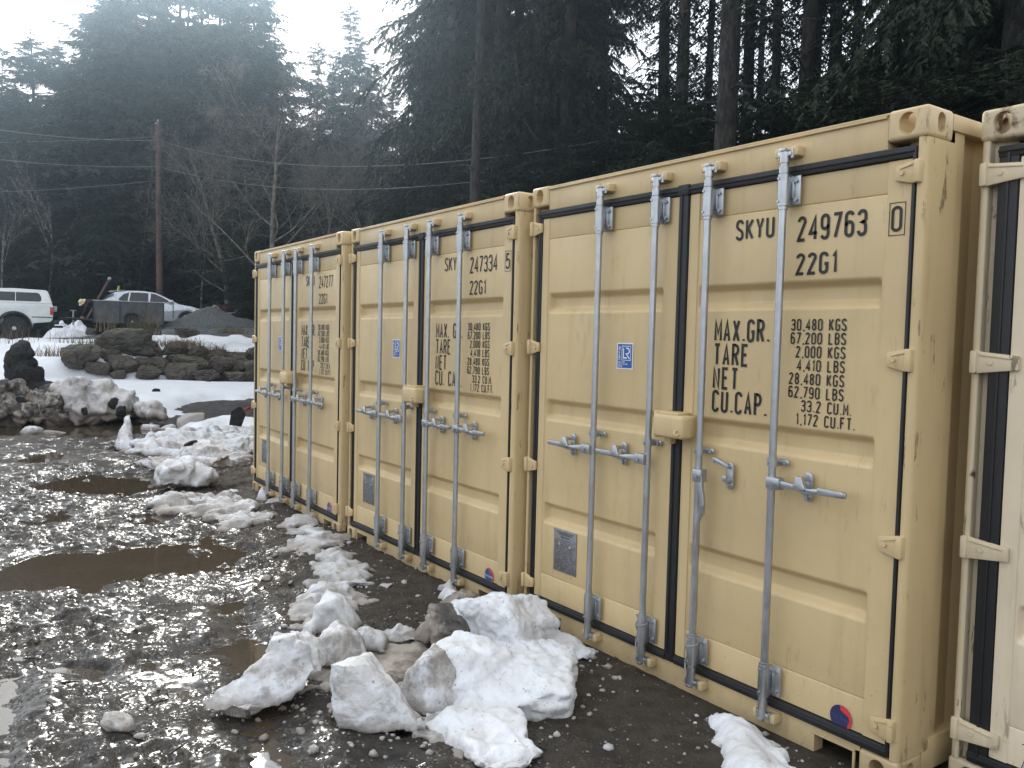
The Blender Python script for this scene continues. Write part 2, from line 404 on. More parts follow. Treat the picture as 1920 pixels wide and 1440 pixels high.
# stroke lettering: centre lines in a cell GW wide and 1 high
GW = .36
def arc(cx, cy, rx, ry, a0, a1, n=7): return [(cx+rx*math.cos(R(a0+(a1-a0)*k/n)), cy+ry*math.sin(R(a0+(a1-a0)*k/n))) for k in range(n+1)]
_w = GW; _h = _w/2; _q = .17
GL = {
 '0': [arc(_h, 1-_q, _h, _q, 0, 180)+arc(_h, _q, _h, _q, 180, 360)+[(_w, 1-_q)]],
 '1': [[(.06, .80), (.20, 1), (.20, 0)]],
 '2': [arc(_h, 1-_q, _h, _q, 180, -10)+[(.02, .06), (0, 0), (_w, 0)]],
 '3': [arc(_h, 1-_q, _h, _q, 180, 0)+arc(_h-.02, .53+.12, _h+.02, .12, 0, -90)+arc(_h, .53-.2, _h, .2, 90, 0)+arc(_h, _q, _h, _q, 0, -180)],
 '4': [[(.29, 0), (.29, 1), (0, .27), (.40, .27)]],
 '5': [[(.33, 1), (.05, 1), (.02, .56)]+arc(_h, .46, _h, _q, 140, 0)+arc(_h, _q, _h, _q, 0, -180)],
 '6': [arc(_h, 1-_q, _h, _q, 15, 180)+arc(_h, _q, _h, _q, 180, 360)+arc(_h, .42, _h, _q, 0, 180)],
 '7': [[(0, 1), (_w, 1), (.10, 0)]],
 '8': [arc(_h, .77, _h*.94, .23, -90, 270)+[], arc(_h, .27, _h, .27, 90, 450)],
 '9': [arc(_h, _q, _h, _q, 195, 360)+arc(_h, 1-_q, _h, _q, 0, 180)+arc(_h, .58, _h, _q, 180, 360)],
 ',': [[(.10, .04), (.04, -.12)]], '.': [[(.05, 0), (.05, .09)]],
 'A': [[(0, 0), (_h, 1), (_w, 0)], [(.08, .30), (_w-.08, .30)]],
 'B': [[(0, 0), (0, 1)]+[(_h, 1)]+arc(_h, .77, _h, .23, 90, -90)+[(0, .54)], [(_h, .54)]+arc(_h, .27, _h, .27, 90, -90)+[(0, 0)]],
 'C': [arc(_h, 1-_q, _h, _q, 0, 180)+arc(_h, _q, _h, _q, 180, 360)],
 'D': [[(0, 0), (0, 1), (.16, 1)]+arc(.16, .78, .2, .22, 90, 0)+arc(.16, .22, .2, .22, 0, -90)+[(0, 0)]],
 'E': [[(_w-.02, 1), (0, 1), (0, 0), (_w-.02, 0)], [(0, .53), (.28, .53)]],
 'F': [[(_w-.02, 1), (0, 1), (0, 0)], [(0, .53), (.27, .53)]],
 'G': [arc(_h, 1-_q, _h, _q, 0, 180)+arc(_h, _q, _h, _q, 180, 360)+[(_w, .46), (.22, .46)]],
 'H': [[(0, 0), (0, 1)], [(_w, 0), (_w, 1)], [(0, .53), (_w, .53)]],
 'I': [[(.18, 0), (.18, 1)]],
 'K': [[(0, 0), (0, 1)], [(_w, 1), (0, .40)], [(.10, .55), (_w, 0)]],
 'L': [[(0, 1), (0, 0), (_w-.03, 0)]],
 'M': [[(0, 0), (0, 1), (_h+.02, .35), (_w+.04, 1), (_w+.04, 0)]],
 'N': [[(0, 0), (0, 1), (_w, 0), (_w, 1)]],
 'P': [[(0, 0), (0, 1), (.18, 1)]+arc(.17, .75, .19, .25, 90, -90)+[(0, .50)]],
 'R': [[(0, 0), (0, 1), (.18, 1)]+arc(.17, .76, .19, .24, 90, -90)+[(0, .52)], [(.17, .52), (_w+.01, 0)]],
 'S': [arc(_h, 1-_q, _h, _q, 0, 180)+[(0, .72), (.06, .60), (.30, .42), (_w, .30)]+arc(_h, _q, _h, _q, 0, -180)],
 'T': [[(0, 1), (_w, 1)], [(_h, 1), (_h, 0)]],
 'U': [[(0, 1)]+arc(_h, _q, _h, _q, 180, 360)+[(_w, 1)]],
 'X': [[(0, 0), (_w, 1)], [(0, 1), (_w, 0)]],
 'Y': [[(0, 1), (_h, .45), (_w, 1)], [(_h, .45), (_h, 0)]],
 'a': [arc(_h, .3, _h, .3, 0, 360), [(_w, .6), (_w, 0)]], 'n': [[(0, 0), (0, .6)], [(0, .4)]+arc(_h, .4, _h, .2, 180, 0)+[(_w, 0)]],
 'c': [arc(_h, .3, _h, .3, 45, 315)], 'e': [[(0, .32), (_w, .32)]+arc(_h, .3, _h, .3, 0, 300)],
 'O': None, ' ': [],
}
GL['O'] = GL['0']
def stroke(mb, pts, w, fx):
    """a flat band of width w along pts (2-D); fx maps (u, v) to 3-D"""
    P = [Vector(p) for p in pts]
    P = [p for i, p in enumerate(P) if i == 0 or (p-P[i-1]).length > 1e-4]
    closed = (P[0]-P[-1]).length < 1e-3 and len(P) > 3
    if closed: P = P[:-1]
    n = len(P); L = []; Q = []
    for i, p in enumerate(P):
        a = P[(i-1) % n] if (closed or i > 0) else None; b = P[(i+1) % n] if (closed or i < n-1) else None
        d0 = (p-a).normalized() if a is not None else (b-p).normalized(); d1 = (b-p).normalized() if b is not None else d0
        n0 = Vector((-d0.y, d0.x)); n1 = Vector((-d1.y, d1.x)); m = n0+n1
        m = m.normalized() if m.length > 1e-4 else n0
        k = min(1/max(m.dot(n0), .35), 1.9)
        e = Vector((0, 0))
        L.append(mb.bm.verts.new(fx(*(p+m*k*w/2+e)))); Q.append(mb.bm.verts.new(fx(*(p-m*k*w/2+e))))
    for i in range(n if closed else n-1):
        j = (i+1) % n; mb.face([Q[i], Q[j], L[j], L[i]])
def write(mb, text, x, z, hgt, pitch, wid, y, sw, right=False):
    """letters on a plane facing -y; glyph width wid, advance pitch, stroke sw (m)"""
    hh = hgt-sw; cw = wid-sw
    adv = [pitch*(.52 if c in ',.' else .72 if c == '1' else .8 if c == ' ' else 1.0) for c in text]
    if right: x = x-sum(adv)+(pitch-wid)
    for k, c in enumerate(text):
        for j, pl in enumerate(GL[c]):
            yy = y-.00015*j
            stroke(mb, [(x+sw/2+u/GW*cw*(.8 if c == '1' else 1), z+sw/2+v*hh) for u, v in pl], sw, lambda a, b, yy=yy: (a, yy, b))
        x += adv[k]
    return x

DY, PY = .006, .012                      # depth of door edge frame and of the pressed panel
GROOVES = [(1.845, 1.970), (1.220, 1.352), (.610, .742)]
def door_mesh(xa, xb, pa, pb, top=2.403, bot=.168, grooves=GROOVES, gd=.036):
    xs = sorted(set([xa, xa+.003, pa-.003, pa, pa+.004, pb-.004, pb, pb+.003, xb-.003, xb]+[pa+.006+.016*k/4 for k in range(5)]+[pb-.006-.016*k/4 for k in range(5)]+list(np.linspace(pa+.05, pb-.05, 7))))
    zs = [bot, bot+.003, top-.003, top]
    for z in (.310, 2.280): zs += [z-.006, z-.003, z, z+.003, z+.006]
    for a, b in grooves:
        zs += list(np.linspace(a-.004, a+.046, 9))+list(np.linspace(b-.040, b+.004, 8))
    zs = sorted(set(round(z, 5) for z in zs if bot <= z <= top))
    xs = np.array(xs); zs = np.array(zs); X, Z = np.meshgrid(xs, zs, indexing='ij')
    inp = ((X >= pa) & (X <= pb))
    Yv = np.where(inp, PY, DY)
    ex = np.minimum(sst(pa+.006, pa+.022, X), 1-sst(pb-.022, pb-.006, X))
    for a, b in grooves:
        Yv = Yv+gd*np.minimum(sst(a, a+.042, Z), 1-sst(b-.036, b, Z))*ex
    for z in (.310, 2.280):
        Yv = Yv+np.where(inp, .004*np.clip(1-np.abs(Z-z)/.004, 0, 1), 0)
    # gentle unevenness of pressed sheet
    Yv = Yv+np.where(inp, .0018*fbm(np.stack([X.ravel()*2.2, 0*X.ravel()+xa*7, Z.ravel()*2.2], -1), 3, 2).reshape(X.shape), 0)
    edge = (X <= xa+.001) | (X >= xb-.001) | (Z <= bot+.001) | (Z >= top-.001)
    Yv = np.where(edge, .055, Yv)
    n, m = X.shape; i = np.arange(n*m).reshape(n, m)
    F = np.stack([i[:-1, :-1], i[1:, :-1], i[1:, 1:], i[:-1, 1:]], -1).reshape(-1, 4)
    V = np.stack([X-1.219, Yv, Z], -1).reshape(-1, 3)
    return np_mesh('door', V, F, True, 40)
SH = (-1.219, 0, 0)
def casting_mesh(right, top):
    mb = MB(); x0, x1 = (2.276, 2.438) if right else (0, .162); z0, z1 = (2.473, 2.591) if top else (0, .118)
    mb.box(x0, x1, -.002, .178, z0, z1, .016, 3); me = mb.mesh('corner_casting', 40, SH)
    o = bpy.data.objects.new('tmp', me); COL.objects.link(o)
    cx, cz = (x0+x1)/2-1.219, (z0+z1)/2; cuts = []
    def oval(w, h, n=24): 
        k = min(w, h)/2; out = []
        for j in range(n):
            a = 6.28318*j/n; c, s_ = math.cos(a), math.sin(a)
            out.append((math.copysign(max(w/2-k, 0), c)+k*c*1.0, math.copysign(max(h/2-k, 0), s_)+k*s_))
        return out
    c = MB(); c.prism([(cx+u, cz+v) for u, v in oval(.066, .084)], -.05, .10, 'y')
    hx = x1-1.219 if right else x0-1.219; sg = -1 if right else 1
    c2 = MB(); c2.prism([(.089+u, cz+v) for u, v in oval(.052, .080)], hx-sg*.03, hx+sg*.10, 'x')
    zt = z1 if top else z0; sz = -1 if top else 1
    c3 = MB(); c3.prism([(cx+u, .089+v) for u, v in oval(.064, .11)], zt-sz*.03, zt+sz*.06, 'z')
    for q in (c, c2, c3):
        co = bpy.data.objects.new('cut', q.mesh('cut')); COL.objects.link(co); cuts.append(co)
        md = o.modifiers.new('b', 'BOOLEAN'); md.operation = 'DIFFERENCE'; md.object = co; md.solver = 'EXACT'
    dg = bpy.context.evaluated_depsgraph_get(); dg.update()
    m2 = bpy.data.meshes.new_from_object(o.evaluated_get(dg))
    for q in cuts+[o]: bpy.data.objects.remove(q)
    m2.name = 'corner_casting'; m2.materials.clear(); m2.shade_smooth(); m2.set_sharp_from_angle(angle=R(40))
    return m2
def rod_mesh(x, y=-.048):
    mb = MB(); r = .0165
    mb.tube([(x, y, .13), (x, y, 2.46)], r, 16)
    mb.tube([(x, y, .135), (x, y, .175)], .0205, 16); mb.tube([(x, y, 2.412), (x, y, 2.440)], .0215, 16); mb.tube([(x, y, 2.262), (x, y, 2.276)], .0205, 16)
    mb.tube([(x, y, .318), (x, y, .330)], .0205, 16)
    for z, s in ((2.478, 1), (.112, -1)):        # cam heads with their two horns
        mb.tube([(x, y, z-.022), (x, y, z+.022)], .0195, 14)
        mb.box(x-.034, x+.034, y-.006, y+.020, z+s*.012-.011, z+s*.012+.011, .005)
        mb.box(x-.012, x+.012, y-.020, y+.030, z+s*.030-.008, z+s*.030+.008, .004)
        mb.tube([(x-.030, y+.008, z-s*.004), (x-.030, y+.008, z+s*.036)], .008, 8)
        mb.tube([(x+.030, y+.008, z-s*.004), (x+.030, y+.008, z+s*.036)], .008, 8)
    return mb.mesh('lock_rod', 40, SH)
def bracket_mesh(x, z0, z1, y=-.048, full=True):
    mb = MB(); mb.tube([(x, y, z0), (x, y, z1)], .0245 if full else .0225, 18)
    w = .060 if full else .058
    mb.box(x-.012, x+w, -.016, -.004, z0+.004, z1-.004, .005)
    mb.box(x-.020, x+.020, y, -.006, z0+.002, z1-.002, .003)
    for z in ((z0+.026, z1-.026) if full else ((z0+z1)/2,)):
        mb.tube([(x+.042, -.014, z), (x+.042, -.026, z)], .0085, 8); 
    if full:
        mb.box(x+.022, x+.034, -.026, -.014, z0+.03, z1-.03, .003)
        for z in (z0+.018, z1-.018): mb.tube([(x-.008, y-.020, z), (x-.008, y-.0275, z)], .006, 8)
    else: mb.tube([(x-.006, y-.018, (z0+z1)/2), (x-.006, y-.026, (z0+z1)/2)], .006, 8)
    return mb.mesh('rod_bracket', 40, SH)
def handle_mesh(x, z, s, hang=False, y=-.048):
    """lever from the rod at x; s = +1 reaches to larger x"""
    mb = MB(); yo = y-.012
    if not hang:
        mb.box(min(x-.006*s, x+.062*s), max(x-.006*s, x+.062*s), yo-.024, yo+.018, z-.026, z+.026, .006)
        mb.tube([(x+s*.034, yo-.032, z), (x+s*.034, yo+.02, z)], .010, 10)
        prof = [(.05, -.016, .016), (.10, -.014, .014), (.135, -.012, .010), (.165, -.018, .004), (.20, -.020, .002), (.235, -.016, .008), (.25, -.014, .014), (.362, -.011, .013), (.368, -.008, .010)]
        poly = [(x+s*u, z+b) for u, a, b in prof]+[(x+s*u, z+a) for u, a, b in prof[::-1]]
        mb.prism(poly, yo-.016, yo+.0, 'y', .004)
        mb.prism([(x+s*.245, z-.014), (x+s*.362, z-.011), (x+s*.362, z+.013), (x+s*.245, z+.015)], yo-.021, yo-.012, 'y', .003)
    else:
        xx = x+.028; 
        mb.box(x-.006, x+.048, yo-.026, yo+.020, z-.030, z+.030, .006); mb.tube([(xx-.004, yo-.034, z), (xx-.004, yo+.02, z)], .010, 10)
        mid = [(.0, .008), (-.05, .010), (-.09, .020), (-.13, .026), (-.17, .022), (-.195, .006), (-.215, -.004), (-.325, -.006)]
        poly = [(xx+u-.014, z+v) for v, u in mid]+[(xx+u+.014, z+v) for v, u in mid[::-1]]
        mb.prism(poly, yo-.022, yo-.004, 'y', .004)
        mb.tube([(xx+.026, yo-.028, z-.135), (xx+.026, yo-.018, z-.135)], .009, 8)
    return mb.mesh('door_handle', 40, SH)
def catch_mesh(x, z, opened=False):
    mb = MB(); w, h = .021, .062
    poly = [(x+u, z+v) for u, v in [(w*math.cos(R(a)), h-w+w*math.sin(R(a))) for a in range(0, 181, 20)]+[(w*math.cos(R(a)), -h+w+w*math.sin(R(a))) for a in range(180, 361, 20)]]
    mb.prism(poly, -.014, -.004, 'y', .003)
    for dz in (.042, -.042): mb.tube([(x, -.012, z+dz), (x, -.026, z+dz)], .009, 8)
    mb.box(x-.012, x+.012, -.045, -.012, z-.026, z-.014, .003); mb.box(x-.012, x+.012, -.052, -.040, z-.026, z+.004, .003)
    if opened:
        mb.prism([(x+.008, z+.034), (x+.010, z+.052), (x-.05, z+.074), (x-.080, z+.078), (x-.088, z+.064), (x-.080, z+.050), (x-.052, z+.052)], -.040, -.026, 'y', .003)
        mb.tube([(x-.075, -.036, z+.064), (x-.075, -.044, z+.064)], .008, 8)
    else:
        mb.prism([(x-.014, z+.048), (x+.014, z+.048), (x+.022, z+.016), (x+.034, z+.002), (x+.030, z-.010), (x-.030, z-.010), (x-.034, z+.002), (x-.020, z+.016)], -.082, -.062, 'y', .004)
        mb.box(x-.009, x+.009, -.075, -.010, z+.026, z+.044, .003)
    return mb.mesh('handle_catch', 40, SH)
def hinge_mesh(z, right, long=0.0):
    mb = MB(); h = .043
    L = .082+long
    a = [(2.404, -h), (2.404, h), (2.395, h), (2.385, h-.004), (2.404-L, h-.017), (2.404-L, -h+.017), (2.385, -h+.002), (2.395, -h)]
    f = (lambda u: u) if right else (lambda u: 2.438-u)
    mb.prism([(f(u), z+v) for u, v in a], -.012, .004, 'y', .005)
    mb.prism([(f(u), z+v) for u, v in ((2.395, h-.012), (2.404-L+.02, h-.025), (2.404-L+.02, h-.030), (2.395, h-.018))], -.016, -.010, 'y', .001)
    a0, a1 = sorted((f(2.398), f(2.424))); mb.box(a0, a1, -.024, .012, z-h, z+h, .007)
    mb.tube([(f(2.350), -.011, z), (f(2.350), -.018, z)], .010, 10)
    return mb.mesh('hinge', 40, SH)
def gasket_mesh(side, wide=0.0):
    mb = MB()
    def strip(x0, x1, z0, z1, y0=-.004, y1=.05):
        mb.box(x0, x1, y0, y1, z0, z1, .005)
        if x1-x0 > z1-z0: mb.box(x0, x1, y0-.006, y0+.004, (z0+z1)/2-.004, (z0+z1)/2+.008, .003)
        else: mb.box((x0+x1)/2-.006, (x0+x1)/2+.006, y0-.006, y0+.004, z0, z1, .003)
    if side == 'l':
        strip(.072, 1.2150, 2.404, 2.447); strip(.072, 1.2150, .124, .167); strip(.074, .111+wide, .128, 2.443, -.001)
    else:
        strip(1.272, 2.394, 2.404, 2.447); strip(1.272, 2.394, .124, .167); strip(2.3865, 2.3995, .128, 2.443, -.001)
        mb.box(1.2165, 1.271, -.007, .05, .126, 2.44, .008); mb.box(1.2185, 1.2385, -.015, .0, .17, 2.40, .006)
        mb.box(1.205, 1.275, -.013, .02, 2.398, 2.452, .007)
    return mb.mesh('gasket', 40, SH)
def post_mesh(right):
    f = (lambda u: u) if right else (lambda u: 2.438-u)
    prof = [(2.4005, .045), (2.4005, .006), (2.404, .001)]+[(2.408+.026*math.sin(R(a)), .028-.028*math.cos(R(a))) for a in range(10, 91, 16)]+[(2.436, .06), (2.436, .215), (2.33, .215), (2.33, .075), (2.38, .055)]
    mb = MB(); mb.prism([(f(a), b) for a, b in prof], .118, 2.473, 'z')
    return mb.mesh('corner_post', 30, SH)
def sill_mesh():
    p = [(.162, .112), (.162, .100), (.188, .096), (.365, .096), (.372, .090), (.372, .012), (2.068, .012), (2.068, .090), (2.075, .096), (2.252, .096), (2.276, .100), (2.276, .112), (2.276, .124), (.162, .124)]
    mb = MB(); mb.prism(p, .010, .07, 'y')
    for a, b in ((.183, .374), (2.066, 2.257)):      # pressed lips round the fork pockets
        mb.box(a, b, .003, .013, .088, .098, .003); mb.box(a-.001 if a < 1 else b-.009, a+.009 if a < 1 else b+.001, .003, .013, .012, .088, .002)
    return mb.mesh('door_sill', 30, SH)
def corrug_mesh(xo, sgn):
    ys = [.21]; xs = [0]; y = .21
    k = 0
    while y < 5.86:
        for dy, d in ((.07, 0), (.068, .036), (.072, .036), (.068, 0)):
            y += dy; ys.append(y); xs.append(d)
    V = []; n = len(ys)
    for z in (.16, 2.52):
        for a, b in zip(ys, xs): V.append((xo-sgn*(.012+b)-1.219, a, z))
    F = [(i, i+1, n+i+1, n+i) for i in range(n-1)]
    return np_mesh('side_wall', V, F)
_mc = {}
def cached(key, fn):
    if key not in _mc: _mc[key] = fn()
    return _mc[key]
ROD_X = (.680, 1.097, 1.434, 1.848)
def container(label, loc, rot, number=None, check=None, hang=False, body=TAN, post=TANPOST, cast=(TAN, TAN), group='tan shipping containers in the row', old=False, logo=(NAVY, RED)):
    T = empty('shipping_container', label, 'shipping container', loc, rot, group)
    def part(name, key, fn, mat, par):
        me = cached((key, mat.name), fn)
        return link(name, me, mat, par)
    for rt in (0, 1):
        part('corner_post', ('post', rt), lambda: post_mesh(rt), post, T)
        for tp in (0, 1):
            part('corner_casting', ('cast', rt, tp), lambda: casting_mesh(rt, tp), cast[rt] if tp else post, T)
    def hdr():
        mb = MB(); mb.box(.162, 2.276, .008, .09, 2.449, 2.574, .003); mb.box(.150, 2.288, .0, .30, 2.575, 2.5845, .002); mb.box(.166, 2.272, -.003, .02, 2.565, 2.5745, .002)
        return mb.mesh('header', 30, SH)
    H = part('door_header', 'hdr', hdr, body, T); S = part('door_sill', 'sill', sill_mesh, body, T)
    def keeper(x, z, s):
        mb = MB(); y = -.030
        for d in (-.044, .044): mb.box(x+d-.014, x+d+.014, y-.012, .012, z-.018, z+.024, .007)
        mb.box(x-.050, x+.050, y+.026, .012, z-.022, z+.026, .005); mb.box(x-.036, x+.036, y-.016, y+.004, z+.010*s-.006, z+.010*s+.008, .004)
        return mb.mesh('cam_keeper', 40, SH)
    for x in ROD_X:
        part('cam_keeper', ('kh', x), lambda: keeper(x, 2.500, 1), body, H); part('cam_keeper', ('ks', x), lambda: keeper(x, .088, -1), body, S)
    def roofm():
        mb = MB(); mb.box(.02, 2.418, .20, 6.0, 2.555, 2.572)
        for k in range(14): mb.box(.12, 2.318, .45+.4*k, .60+.4*k, 2.572, 2.582, .004)
        return mb.mesh('roof', 30, SH)
    part('roof', 'roof', roofm, body, T)
    for s, xo in ((1, 2.438), (-1, 0)):
        part('side_wall', ('wall', s), lambda: corrug_mesh(xo, s), body, T)
        def rails():
            mb = MB(); a, b = (2.376, 2.436) if s > 0 else (.002, .062)
            mb.box(a, b, .178, 5.88, 2.52, 2.582, .004); mb.box(a, b, .178, 5.88, .03, .16, .004); return mb.mesh('side_rail', 30, SH)
        part('side_rail', ('rail', s), rails, body, T)
    def rear():
        mb = MB(); mb.box(.0, 2.438, 5.90, 6.058, .0, 2.591, .01); return mb.mesh('rear_wall', 30, SH)
    part('rear_wall', 'rear', rear, body, T)
    def under():
        mb = MB(); mb.box(.09, 2.35, .075, 5.88, .11, .155)
        for k in range(14): mb.box(.07, 2.37, .35+.4*k, .39+.4*k, .035, .11)
        return mb.mesh('floor_frame', 30, SH)
    part('floor_frame', 'under', under, DARK, T)
    lw = .035 if old else 0.0
    gr = [(1.80, 1.95), (1.20, 1.35), (.62, .77)] if old else GROOVES
    DL = part('door', ('dl', old), lambda: door_mesh(.112+lw, 1.215, .172+lw*1.2, 1.115, grooves=gr), body, T)
    DR = part('door', ('dr', old), lambda: door_mesh(1.272, 2.3855, 1.335, 2.283, grooves=gr), body, T)
    part('gasket', ('gl', old), lambda: gasket_mesh('l', lw), RUBBER, DL); part('gasket', 'gr', lambda: gasket_mesh('r'), RUBBER, DR)
    for z in (2.348, 1.650, .945, .238):
        part('hinge', ('hl', z, old), lambda: hinge_mesh(z, 0, .07 if old else 0), post if old else body, DL); part('hinge', ('hr', z), lambda: hinge_mesh(z, 1), body, DR)
    zc = body if old else ZINC
    for i, x in enumerate(ROD_X):
        D = DL if i < 2 else DR
        part('lock_rod', ('rod', x), lambda: rod_mesh(x), ZINC, D)
        part('rod_bracket', ('bt', x), lambda: bracket_mesh(x, 2.277, 2.408), ZINC, D); part('rod_bracket', ('bb', x), lambda: bracket_mesh(x, .182, .318), ZINC, D)
        part('rod_guide', ('bg', x), lambda: bracket_mesh(x, 1.180, 1.214, full=False), ZINC, D)
        hg = hang and i == 2; s = -1 if i < 2 else 1
        part('door_handle', ('hd', x, hg), lambda: handle_mesh(x, 1.113 if not hg else 1.085, s, hg), ZINC, D)
        xc = x+s*(.213 if i < 2 else .155)
        part('handle_catch', ('ct', x, hg), lambda: catch_mesh(xc, 1.112 if not hg else 1.098, hg), ZINC, D)
    for x in ROD_X[1:3]:
        def cord():
            mb = MB(); mb.tube([(x-.026+.006*math.sin(k*.9), -.06-.004*math.cos(k*1.3), .325-.0115*k) for k in range(23)], .0042, 6)
            mb.tube([(x+.028*math.cos(a*.7), -.05+.028*math.sin(a*.7), .285+.004*a) for a in range(-6, 3)], .004, 6)
            return mb.mesh('seal_cord', 60, SH)
        if not old: part('seal_cord', ('cord', x), cord, ROPEM, DL if x < 1.2 else DR)
    def lbox():
        mb = MB(); mb.box(1.188, 1.384, -.115, -.010, 1.243, 1.352, .016, 3); mb.box(1.178, 1.200, -.098, .004, 1.236, 1.366, .006); mb.box(1.178, 1.330, -.090, .004, 1.350, 1.364, .005)
        mb.tube([(1.352, -.118, 1.285), (1.352, -.132, 1.280), (1.356, -.136, 1.268), (1.366, -.132, 1.262), (1.372, -.124, 1.270)], .0045, 8)
        mb.box(1.205, 1.245, -.05, .004, 1.205, 1.245, .005)
        return mb.mesh('lock_box', 40, SH)
    if not old: part('lock_box', 'lbox', lbox, body, DL)
    if old:
        def ink():
            mb = MB()
            for pl in ([(.262, .165), (.275, .215), (.285, .19)], [(.246, .12), (.27, .075), (.30, .09)], [(.262, .262), (.285, .270)]):
                stroke(mb, pl, .0035, lambda a, b: (a, .0095, b))
            return mb.mesh('ink_scrawl', 30, SH)
        part('ink_scrawl', 'ink', ink, INK, DL)
        return T
    # writing ------------------------------------------------------
    mb = MB(); y = PY-.0030; sk = 1.0 if hang else .84
    write(mb, 'SKYU', 1.553, 2.160, .094, .0555, .044, y, .0125*sk); link('owner_lettering', mb.mesh('owner_lettering', 30, SH), BLACKP, DR)
    mb = MB(); write(mb, number, 1.882, 2.130, .106, .0555, .044, y, .0135*sk)
    link('number_lettering', mb.mesh('number_lettering', 30, SH), BLACKP, DR)
    mb = MB(); write(mb, '22G1', 1.882, 1.990, .092, .0560, .044, y, .0130*sk); link('type_lettering', mb.mesh('type_lettering', 30, SH), BLACKP, DR)
    if check:
        mb = MB(); yb = DY-.0020; write(mb, check, 2.306, 2.133, .098, .05, .045, yb, .012)
        for a, b, c, d in ((2.297, 2.363, 2.119, 2.122), (2.297, 2.363, 2.241, 2.244), (2.297, 2.300, 2.122, 2.241), (2.360, 2.363, 2.122, 2.241)):
            mb.face([mb.bm.verts.new(q) for q in ((a, yb, c), (b, yb, c), (b, yb, d), (a, yb, d))])
        link('check_digit_lettering', mb.mesh('check_digit_lettering', 30, SH), BLACKP, DR)
    mb = MB()
    for k, (a, hh) in enumerate((('MAX.GR.' if hang else 'MAX. GR.', 1.704), ('TARE', 1.594), ('NET', 1.485), ('CU.CAP.' if hang else 'CU. CAP.', 1.378))):
        write(mb, a, 1.449, hh, .104, .0535, .042, y, .0135*sk)
    link('heading_lettering', mb.mesh('heading_lettering', 30, SH), BLACKP, DR); mb = MB()
    for k, tx in enumerate(('30,480 KGS', '67,200 LBS', '2,000 KGS', '4,410 LBS', '28,480 KGS', '62,790 LBS')):
        write(mb, tx, 2.134, 1.758-.0565*k, .050, .0290, .0225, y, .0066, True)
    write(mb, '33.2 CU.M.', 2.172, 1.758-.0565*6, .050, .0290, .0225, y, .0066, True); write(mb, '1,172 CU.FT.', 2.190, 1.758-.0565*7, .050, .0290, .0225, y, .0066, True)
    link('weight_lettering', mb.mesh('weight_lettering', 30, SH), BLACKP, DR)
    def quad(mb, x0, x1, z0, z1, y): mb.face([mb.bm.verts.new(q) for q in ((x0, y, z0), (x1, y, z0), (x1, y, z1), (x0, y, z1))])
    def stick():
        mb = MB(); a, b, c, d = .784, .907, 1.551, 1.688
        mb.mi = 1; quad(mb, a, b, c, d, y); mb.mi = 0; quad(mb, a+.006, b-.006, c+.006, d-.006, y-.0006); mb.mi = 1; z = y-.0012
        def S(pts, w): stroke(mb, pts, w, lambda u, v: (u, z, v))
        S([(.8235, 1.671), (.8235, 1.598), (.890, 1.598), (.890, 1.671), (.8235, 1.671)], .003)
        S([(.835, 1.661), (.835, 1.610), (.862, 1.610)], .007)
        S([(.855, 1.660)]+[(.862+.018*math.cos(R(q)), 1.646+.015*math.sin(R(q))) for q in range(90, -91, -20)]+[(.856, 1.631), (.882, 1.606)], .007)
        for k, tx in enumerate(('CONTAINER', 'CERTIFICATION', 'SCHEME')):
            write(mb, tx, .797, 1.584-.011*k, .0080, .0056, .0046, z, .0014)
        def S2(tx):
            u = 0
            for c_ in tx:
                for pl in GL[c_]: stroke(mb, [(.811-v*.012, 1.600+u+q/GW*.0058) for q, v in pl], .0022, lambda a_, b_: (a_, z, b_))
                u += .0078
        S2('CERTIFIED')
        return mb.mesh('certificate_sticker', 30, SH)
    link('certificate_sticker', cached('stick', stick), [BLUE, WHITE], DL)
    def plate():
        mb = MB(); mb.box(.293, .497, PY-.006, PY-.001, .362, .606, .001); mb.mi = 1; z = PY-.0068
        r_ = random.Random(4)
        for k, (zz, hw) in enumerate(((.588, .15), (.578, .12), (.562, .08))): quad(mb, .395-hw/2, .395+hw/2, zz, zz+.006, z)
        for k in range(16):
            zz = .545-.0115*k; x = .305
            while x < .48:
                w = r_.uniform(.012, .05); quad(mb, x, min(x+w, .487), zz, zz+.0035, z); x += w+r_.uniform(.006, .03)
        mb.mi = 2
        for x, q in ((.347, .523), (.444, .520)): mb.tube([(x, PY-.006, q), (x, PY-.011, q)], .0075, 10)
        return mb.mesh('data_plate', 30, SH)
    link('data_plate', cached('plate', plate), [PLATEM, PLATED, BRASS], DL)
    def logom():
        mb = MB(); cx, cz, r = 2.187, .202, .050; z = y
        def fan(c, pts, yy):
            vs = [mb.bm.verts.new((u, yy, v)) for u, v in pts]; mb.face(vs)
        fan(0, [(cx+r*math.cos(R(a)), cz+r*math.sin(R(a))) for a in range(0, 360, 9)], z)
        mb.mi = 1
        S = [(cx+r*math.cos(R(a)), cz+r*math.sin(R(a))) for a in range(95, -51, -8)]
        I = [(cx+(r-.012)*math.cos(R(a)), cz+(r-.012)*math.sin(R(a))) for a in range(-40, 21, 12)]+[(cx+.022, cz+.020), (cx+.010, cz+.024), (cx-.002, cz+.031), (cx-.004, cz+.042)]
        vs = [mb.bm.verts.new((u, z-.0006, v)) for u, v in S+I]; mb.face(vs)
        mb.mi = 2
        write(mb, 'Pan Ocean', cx-.040, cz-.008, .016, .0098, .0078, z-.0012, .0016)
        return mb.mesh('round_sticker', 30, SH)
    link('round_sticker', cached(('logo', logo[0].name), logom), [logo[0], logo[1], MIDBLUE if logo[0] is NAVY else WHITE], DR)
    return T
container('nearest tan container marked 249763, one lock handle hanging down', (1.219, 0, 0), (0, 0, 0), '249763', '0', True, cast=(TAN, TANRUST))
